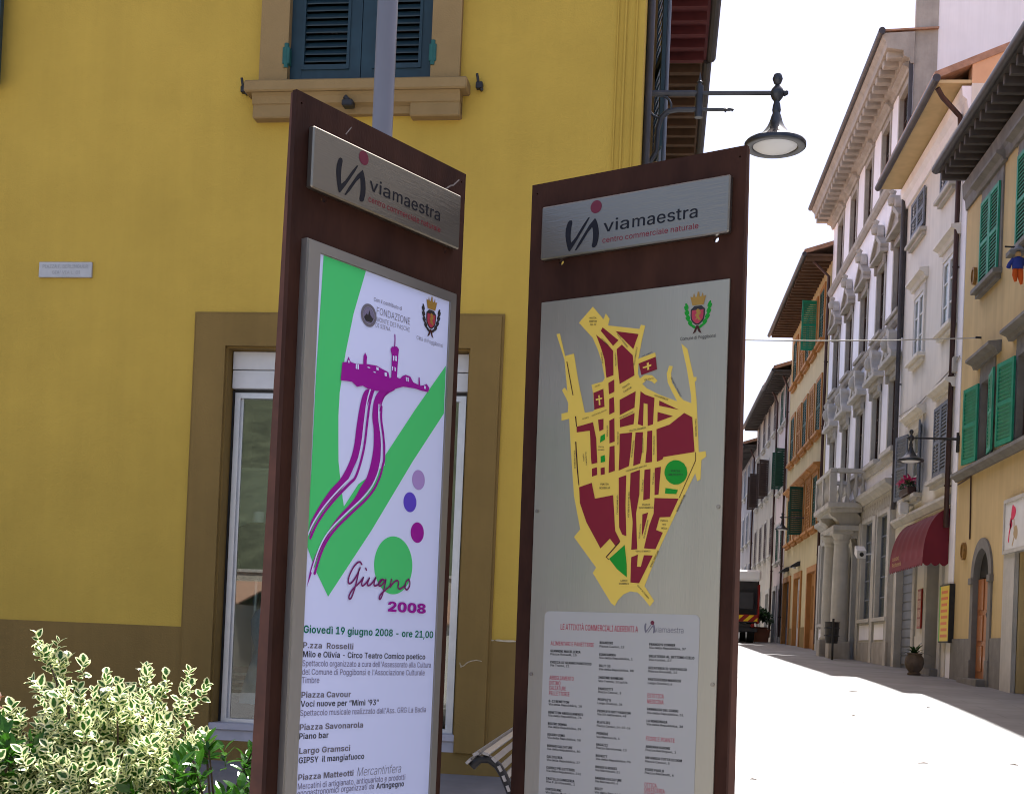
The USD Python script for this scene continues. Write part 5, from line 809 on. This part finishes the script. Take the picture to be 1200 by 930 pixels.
bc = part(h3, 'balcony', [wbox(4.92, 5.82, 35.4, 38.3, 5.46, 5.60, .015), wbox(5.0, 5.82, 35.5, 38.2, 5.36, 5.459)], 'stone'); part(bc, 'rail', [wbox(4.95, 5.13, 35.42, 38.28, 6.38, 6.5, .015), wbox(5.131, 5.9, 35.42, 35.60, 6.38, 6.5, .015), wbox(5.131, 5.9, 38.10, 38.28, 6.38, 6.5, .015), wbox(4.95, 5.13, 35.42, 35.6, 5.6, 6.38), wbox(4.95, 5.13, 38.1, 38.28, 5.6, 6.38), wbox(4.95, 5.13, 36.77, 36.93, 5.6, 6.38)], 'stone')
bal = [(.05, 0), (.05, .06), (.03, .1), (.065, .25), (.07, .33), (.035, .52), (.03, .62), (.05, .7), (.05, .78)]
for (x, y) in [(5.04, 35.72+k*.19) for k in range(6)]+[(5.04, 37.05+k*.19) for k in range(6)]+[(5.25+k*.19, 35.51) for k in range(4)]+[(5.25+k*.19, 38.19) for k in range(4)]: part(bc, 'baluster', lathe(bal, (x, y, 5.6), 10), 'stone', smooth=50)
# great cornice with modillions
part(h3, 'cornice', RW.profile([(-.01, 15.38), (.06, 15.38), (.10, 15.5), (.22, 15.55), (.24, 15.68), (.62, 15.74), (.64, 15.9), (.72, 15.98), (.74, 16.08), (-.01, 16.12)], 31.2, 43.62), 'stonedark')
for k in range(27): u = 31.35+k*.462; md = part(h3, 'modillion', RW.box(u, u+.2, 15.56, 15.735, .2, .58, .02), 'stonedark')
gutter(h3, 31.1, 43.7, 5.14, 16.1, .08); each(h3, 'roof', [quad((5.2, 31.2, 16.13), (5.2, 43.6, 16.13), (6.45, 43.6, 16.2), (6.45, 31.2, 16.2), .04), wbox(6.4, 20.1, 31.6, 43.4, 17.0, 17.1)], 'tile')
# small things at the palace
cm = np.array([5.9, 33.6, 4.15]); ct = thing('security_camera', 'white security camera on a short arm across a palace window', 'camera', cm); part(ct, 'arm', tube([cm+[0, 0, -.02], cm+[-.4, 0, -.05]], .02, 8), 'whitepaint'); q = trimesh.creation.box((.22, .42, .2)); q.apply_transform(trimesh.transformations.rotation_matrix(.35, (1, 0, 0))); q.apply_translation(cm+[-.42, -.1, .0]); part(ct, 'housing', q, 'whitepaint'); part(ct, 'lens', tube([cm+[-.42, -.30, -.06], cm+[-.42, -.35, -.08]], .05, 12), 'black')
bn_ = np.array([5.02, 34.6, float(gz(34.6))]); lb = thing('litter_bin', 'dark iron litter bin on a post before the palace portal', 'bin', bn_); part(lb, 'post', [tube([bn_+[0, -.2, 0], bn_+[0, -.2, 1.05]], .03, 10)], 'black', smooth=40); part(lb, 'basket', lathe([(0, .42), (.15, .42), (.165, .5), (.19, .95), (.20, .97), (.18, .97), (.15, .5)], bn_, 20), 'black', smooth=40); each(lb, 'hoop', [lathe([(.195, z), (.205, z+.015), (.195, z+.03)], bn_, 20) for z in (.6, .8)], 'lampmetal')

# -- ochre house further up
h4 = house('ochre_house', 'bright ochre yellow house with orange trimmed windows and one green shutter standing open', 43.6, 54.6, 14.4, 'yellow3')
c4 = [53.0, 51.0, 49.2, 47.35, 45.5]; d4 = [(52.0, 54.0), (48.6, 50.4), (44.6, 46.6)]
H4 = [sbox(c-.55, z0, c+.55, z1) for c in c4 for z0, z1 in ((12.15, 13.9), (9.05, 10.85), (5.85, 7.6))]+[sbox(a, 0, b, 4.35) for a, b in d4]
shell(h4, 43.61, 54.6, 14.45, 'yellow3', H4)
for i, c in enumerate(c4):
    for z0, z1 in ((12.15, 13.9), (9.05, 10.85), (5.85, 7.6)):
        low = z0 < 6; w = window(h4, RW, c-.55, c+.55, z0, z1, 'brownpaint', rec=.07, surround=(.13, .05, 'ochre'), sill=(.2, .11, .17, 'ochre'), hood=(.3, .05, .2, .24, 'ochre') if low else None)
        mt = ('darkgreen', 'ochre', 'darkgreen', 'ochre', 'darkgreen')[i]
        if (i, z0) == (3, 12.15): shutter(h4, turned(RW, c-.5, 95, 1), 0, .56, z0, z1, 'greenpaint', n=0, label='green shutter standing open'); continue
        if (i, z0) == (2, 5.85): shutter(h4, turned(RW, c-.5, 100, 1), 0, .55, z0, z1, 'darkgreen', n=0, label='dark green shutter standing open'); continue
        for u0, u1 in ((c-.56, c-.004), (c+.004, c+.56)): shutter(h4, RW, u0, u1, z0+.02, z1, mt, n=.0, pitch=.1)
for k, (a, b) in enumerate(d4):
    z0 = float(gz(a)); d = part(h4, 'door', [RW.box(a, b, z0, 4.33, -.16, -.10)], ('greyblue', 'whitepaint', 'ochre')[k]); part(d, 'pane', RW.box(a+.25, b-.25, z0+.7, 3.9, -.102, -.09), 'glass'); part(h4, 'door_surround', RW.ext(sbox(a-.2, .5, b+.2, 4.55).difference(sbox(a+.005, 0, b-.005, 4.345)), -.2, .06), 'ochre')
each(h4, 'plinth', [RW.ext(sbox(a, .9, b, 2.5), -.01, .03) for a, b in ((43.62, 44.39), (46.81, 48.39), (50.61, 51.79), (54.21, 54.59))], 'brownband')
part(h4, 'soffit', wbox(5.0, 6.3, 43.5, 54.7, 14.5, 14.56), 'soffit')
for k in range(28): y = 43.6+k*.4; part(h4, 'rafter', wbox(5.05, 6.0, y, y+.1, 14.38, 14.505), 'soffit')
gutter(h4, 43.4, 54.8, 4.97, 14.53); roof(h4, 43.5, 54.7, 4.98, 14.57); downpipe(h4, RW, [(43.75, 14.4, .6), (43.75, 13.9, .08), (43.75, 1.9, .08)], .05)
for y in (52.9, 49.4): nl = thing('door_lamp', 'small black canopy lamp over the '+('far' if y > 50 else 'middle')+' door of the ochre house', 'lamp', (FX, y, 4.85)); part(nl, 'canopy', [RW.profile([(0, 4.78), (.34, 4.70), (.34, 4.76), (.1, 4.92), (0, 4.94)], y-.3, y+.3)], 'black'); part(nl, 'bulb', RW.tube([(y, 4.74, .18), (y, 4.68, .18)], .06, 10), 'frost')

# -- pink, beige and grey houses beyond
def plain_house(name, label, y0, y1, zt, wall, cols, rows, sh, doors, xe=5.2, gr=True, open_=(), eave='soffitdark'):
    t = house(name, label, y0, y1, zt, wall); hs = [sbox(c-.48, a, c+.48, b) for c in cols for a, b in rows]+[sbox(a, 0, b, 4.2) for a, b in doors]
    shell(t, y0+.01, y1, zt, wall, hs)
    for i, c in enumerate(cols):
        for j, (a, b) in enumerate(rows):
            window(t, RW, c-.48, c+.48, a, b, 'brownpaint', rec=.07, surround=(.1, .03, 'stone'), sill=(.17, .1, .14, 'stone'))
            if (i, j) in open_:
                for sd, u in ((-1, c+.48), (1, c-.48)): shutter(t, turned(RW, u, 110, sd), 0, .5, a, b, sh, n=0, pitch=.1)
            elif sh:
                for u0, u1 in ((c-.49, c-.004), (c+.004, c+.49)): shutter(t, RW, u0, u1, a+.02, b, sh, n=.0, pitch=.1)
    for a, b in doors: z0 = float(gz(a)); part(t, 'door', RW.box(a, b, z0, 4.18, -.16, -.10), 'darkwood'); part(t, 'door_surround', RW.ext(sbox(a-.18, 1, b+.18, 4.4).difference(sbox(a+.005, 0, b-.005, 4.195)), -.2, .05), 'stone')
    part(t, 'soffit', wbox(xe, 6.3, y0-.1, y1+.1, zt+.02, zt+.08), eave); part(t, 'rafter_row', [wbox(xe+.05, 6, y, y+.1, zt-.1, zt+.025) for y in np.arange(y0, y1, .45)], eave, kind='stuff')
    gutter(t, y0-.15, y1+.15, xe-.03, zt+.06); roof(t, y0-.1, y1+.1, xe-.01, zt+.1); downpipe(t, RW, [(y0+.18, zt-.1, .3), (y0+.18, zt-.6, .08), (y0+.18, 2.2, .08)], .045)
    return t
plain_house('pink_house', 'narrow pale pink house between the ochre and beige houses', 54.6, 58.6, 13.0, 'pink', [55.6, 57.4], [(11.2, 12.75), (8.4, 9.95), (5.4, 6.95)], 'darkgreen', [(55.0, 55.9), (57.0, 58.2)], open_=((0, 1),))
plain_house('beige_house', 'beige plastered house with dark brown shutters beyond the pink house', 58.6, 69.6, 13.1, 'beige', [60.2, 62.9, 65.3, 68.0], [(11.4, 13.0), (8.8, 10.5), (5.9, 7.6)], 'brownpaint', [(60.0, 61.4), (64.2, 65.6)], open_=((3, 1), (1, 1)))
plain_house('grey_house', 'farthest grey house with closed shutters at the bend of the street', 69.6, 80, 12.2, 'greywall', [71, 73.6, 76.2, 78.6], [(10.2, 11.8), (7.4, 9), (4.6, 6.2)], 'greyblue', [(74.3, 75.5)])
plain_house('low_house', 'plain two storey cream house on the right of the square before the shuttered house', -7, 13.85, 7.4, 'cream', [-4, -1, 2, 5, 8, 11], [(4.9, 6.4)], 'darkgreen', [(0, 1.6), (6.5, 8.1)])
fh = thing('far_house', 'pale house closing the street in the distance', 'house', (9, 104, 2.6)); FF = Fr((0, 100, 0), (1, 0, 0), (0, -1, 0)); fw_ = [(x, x+1.1, z, z+1.8) for x in (3, 5.6, 8.2, 10.8, 13.4) for z in (4.8, 8.4, 11.6)]
part(fh, 'wall', FF.ext(sbox(-2, 1.5, 17, 14.2).difference(unary_union([sbox(a, c, b, d) for a, b, c, d in fw_])), -.4, 0), 'pink'); each(fh, 'side_wall', [wbox(-2, -1.6, 100.4, 110, 1.5, 14.2), wbox(16.6, 17, 100.4, 110, 1.5, 14.2)], 'pink'); part(fh, 'room', wbox(-1.5, 16.5, 101.4, 101.5, 1.5, 14), 'room')
for a, b, c, d in fw_: window(fh, FF, a, b, c, d, 'whitepaint', surround=(.15, .04, 'stone'))
each(fh, 'roof', [quad((-2.6, 99.3, 14.2), (17.6, 99.3, 14.2), (17.6, 105, 16), (-2.6, 105, 16)), quad((-2.6, 110.7, 14.2), (17.6, 110.7, 14.2), (17.6, 105, 16), (-2.6, 105, 16))], 'tile')
# left side of the street beyond the yellow house
lh = thing('left_row_house', 'long plastered house on the left beyond the yellow house', 'house', (-.2, 56, 2)); LS = Fr((.35, 0, 0), (.0, 1, 0), (1, 0, 0)); lw_ = [(y, y+1.1, z, z+1.8) for y in np.arange(39, 78, 3.2) for z in (5.8, 9.2)]
part(lh, 'wall', LS.ext(sbox(36.6, 1, 80, 12).difference(unary_union([sbox(a, c, b, d) for a, b, c, d in lw_])), -.4, 0), 'beige'); each(lh, 'side_wall', [wbox(-9, -.06, 36.6, 37, 1, 12), wbox(-9, -.06, 79.6, 80, 1, 12)], 'beige'); part(lh, 'room', wbox(-1.6, -1.5, 37, 79.6, 1, 12), 'room')
for a, b, c, d in lw_: window(lh, LS, a, b, c, d, 'whitepaint', surround=(.15, .04, 'stone'))
part(lh, 'roof', quad((.9, 36.5, 12), (.9, 80.1, 12), (-5, 80.1, 14), (-5, 36.5, 14)), 'tile')

r = np.random.default_rng(9); lit = []
for k in range(11):
    x, y = r.uniform(.8, 3.9), r.uniform(9.5, 20); a = r.uniform(0, PI); l_ = r.uniform(.02, .07); z = float(gz(y))+.006; d_ = np.array([math.cos(a), math.sin(a), 0])*l_
    lit.append(tube([np.array([x, y, z])-d_, np.array([x, y, z+.004])+d_*.2+r.normal(0, .006, 3)*[1, 1, 0], np.array([x, y, z])+d_], [.003, .006, .002], 5))
solo('street_litter', lit, 'bark', kind='stuff')
# -- street lamp further up, plant pots, cable, lorry
wall_lamp((5.9, 48.1, 6.42), (-1, 0, 0), .82, 'bell shaped iron lamp far up the street before the ochre house', low=False, group=None, z_plate=.25)
for k, (x, y, s) in enumerate(((5.35, 57.0, 1.), (5.3, 58.3, 1.15))):
    b = np.array([x, y, float(gz(y))]); pp_ = thing('street_planter', ('nearer' if k == 0 else 'farther')+' terracotta tub of green plants before the '+('pink' if k == 0 else 'beige')+' house', 'potted plant', b)
    part(pp_, 'tub', lathe([(0, 0), (.26*s, 0), (.34*s, .5*s), (.37*s, .5*s), (.37*s, .56*s), (.30*s, .56*s), (.28*s, .45*s), (0, .45*s)], b, 18), surf('tub_clay%d' % k, C(.28, .11, .06), .85), smooth=40); part(pp_, 'foliage', ball_leaves(b+[0, 0, .9*s], (.42*s, .42*s, .5*s), 420, .16, 40+k), 'potleaf', kind='stuff')
wr_ = np.array([[5.9-5.6*t, 24.05+2.6*t, 7.31+.50*t-.18*math.sin(PI*t)*.35] for t in np.linspace(0, 1, 25)]); cb = thing('street_cable', 'thin pale cable strung across the street between the houses', 'cable', wr_[0]); part(cb, 'wire', tube(wr_, .011, 6), 'stone'); part(cb, 'hook', tube([(5.92, 24.05, 7.31), (5.8, 24.06, 7.32)], .02, 6), 'black')
ty, tz = 52.5, float(gz(53)); tx0, tx1 = 2.55, 4.80
tr = thing('service_lorry', 'white service lorry seen from behind with red and yellow striped rear panel', 'lorry', (3.68, ty+2.5, tz))
part(tr, 'body', [wbox(tx0, tx1, ty+.5, ty+3.6, tz+.9, tz+2.75, .05), wbox(tx0, tx0+.14, ty, ty+.51, tz+.75, tz+2.3, .02), wbox(tx0+.141, tx1-.141, ty+.02, ty+.5, tz+.78, tz+.95, .02)], 'truckdark')
part(tr, 'hood_panel', wbox(tx0-.02, tx1+.02, ty-.15, ty+1.2, tz+2.42, tz+2.85, .08), 'truckwhite'); part(tr, 'corner_post', wbox(tx1-.06, tx1, ty, ty+.5, tz+.75, tz+2.298, .02), 'truckred'); part(tr, 'hopper', [wbox(tx0+.2, tx1-.2, ty+.15, ty+.49, tz+1.3, tz+2.0, .04)], 'truckdark')
part(tr, 'cab', [wbox(tx0+.05, tx1-.05, ty+3.7, ty+5.4, tz+.5, tz+2.6, .08)], 'truckwhite'); part(tr, 'chassis', wbox(tx0+.3, tx1-.3, ty+.2, ty+5.2, tz+.45, tz+.75, .02), 'truckdark')
PX = Fr((0, ty-.01, 0), (1, 0, 0), (0, -1, 0)); pz0, pz1 = tz+.82, tz+1.10; pnl = part(tr, 'warning_panel', PX.box(tx0+.05, tx1-.05, pz0, pz1, 0, .03), 'truckred')
cl_ = sbox(tx0+.07, pz0+.02, tx1-.07, pz1-.02); part(pnl, 'stripe', [m for m in (PX.sheet(Polygon([(x, pz0), (x+.18, pz0), (x+.48, pz1), (x+.30, pz1)]).intersection(cl_), .032) for x in np.arange(tx0-.4, tx1, .40)) if m is not None], 'p_signyellow')
part(tr, 'bumper', wbox(tx0+.05, tx1-.05, ty-.06, ty+.1, tz+.42, tz+.58, .02), 'black')
for x in (tx0+.25, tx1-.25):
    part(tr, 'tail_light', PX.tube([(x, tz+.68, -.02), (x, tz+.68, .05)], .075, 12), 'truckred'); 
    for y in (ty+1.0, ty+4.6):
        w = part(tr, 'wheel', tube([(x-.14, y, tz+.42), (x+.14, y, tz+.42)], .42, 22), 'rubber', smooth=40); part(w, 'rim', tube([(x-.148, y, tz+.42), (x+.148, y, tz+.42)], .24, 16), 'alu', smooth=40)
part(tr, 'number_plate', PX.box(3.4, 3.95, tz+.45, tz+.56, .06, .075), 'p_white')

# ---------------------------------------------------------------- the far side of the square, mirrored in the shop glass
r = np.random.default_rng(6)
for k, (x, w_, y, hgt, col, lb) in enumerate(((-52, 13, -46, 4.4, 'cream', 'cream house with tiled roof at the left end of the row across the square'), (-37, 11, -44, 4.8, 'beige', 'beige house with tiled roof, second in the row across the square'), (-24, 12, -45, 4.2, 'cream', 'cream house with tiled roof, middle of the row across the square'), (-10, 12, -44, 4.6, 'white', 'white house with tiled roof across the square'), (4, 12, -46, 4.3, 'yellow2', 'yellow house with tiled roof at the right end across the square'))):
    g_ = float(gz(y))-.2; t = thing('distant_house', lb, 'house', (x+w_/2, y-4, g_)); BF = Fr((x, y, g_), (1, 0, 0), (0, 1, 0)); ws = [(a, a+.9, z, z+1.15) for a in np.arange(1, w_-1.5, 2.1) for z in (.9, 2.75)]
    each(t, 'wall', [BF.ext(sbox(0, -.5, w_, hgt).difference(unary_union([sbox(a, c, b, d) for a, b, c, d in ws])), -.3, 0), wbox(x, x+.3, y-9, y-.31, g_-.5, g_+hgt), wbox(x+w_-.3, x+w_, y-9, y-.31, g_-.5, g_+hgt), wbox(x, x+w_, y-9.3, y-9, g_-.5, g_+hgt)], col)
    for a, b, c, d in ws: part(t, 'shutter', [BF.box(a, b, c, d, -.14, -.1)], 'darkgreen' if k % 2 else 'brownpaint'); 
    each(t, 'roof', [quad((x-.3, y+.25, g_+hgt), (x+w_+.3, y+.25, g_+hgt), (x+w_+.5, y-4.6, g_+hgt+1.3), (x-.5, y-4.6, g_+hgt+1.3)), quad((x-.5, y-10, g_+hgt), (x+w_+.5, y-10, g_+hgt), (x+w_+.5, y-4.6, g_+hgt+1.3), (x-.5, y-4.6, g_+hgt+1.3))], 'tile')
rw = thing('retaining_wall', 'long pale stone retaining wall behind the houses across the square', 'wall', (-20, -58, -2)); part(rw, 'wall', wbox(-80, 40, -59, -58, -3, 5.2), 'beige'); part(rw, 'coping', wbox(-80.1, 40.1, -59.1, -57.9, 5.2, 5.4, .02), 'stone')
xs, ys = np.linspace(-190, 190, 110), np.linspace(-70, -190, 40); X, Y = np.meshgrid(xs, ys); hh = np.clip((-72-Y)/70, 0, 1)**.8*32*(.75+.5*meshkit.fbm(np.stack([X*.012, Y*.012, 0*X], -1), 3)); Z = -4+hh+2.6*meshkit.fbm(np.stack([X*.25, Y*.25, 0*X], -1), 4, 3)*np.clip(hh, 0, 1)
solo('wooded_hill', tm(np.column_stack([X.ravel(), Y.ravel(), Z.ravel()]), [f for j in range(39) for i in range(109) for f in ((j*110+i, j*110+i+110, j*110+i+1), (j*110+i+1, j*110+i+110, j*110+i+111))]), 'hill', 'dark wooded hill behind the square', kind='structure', smooth=True)
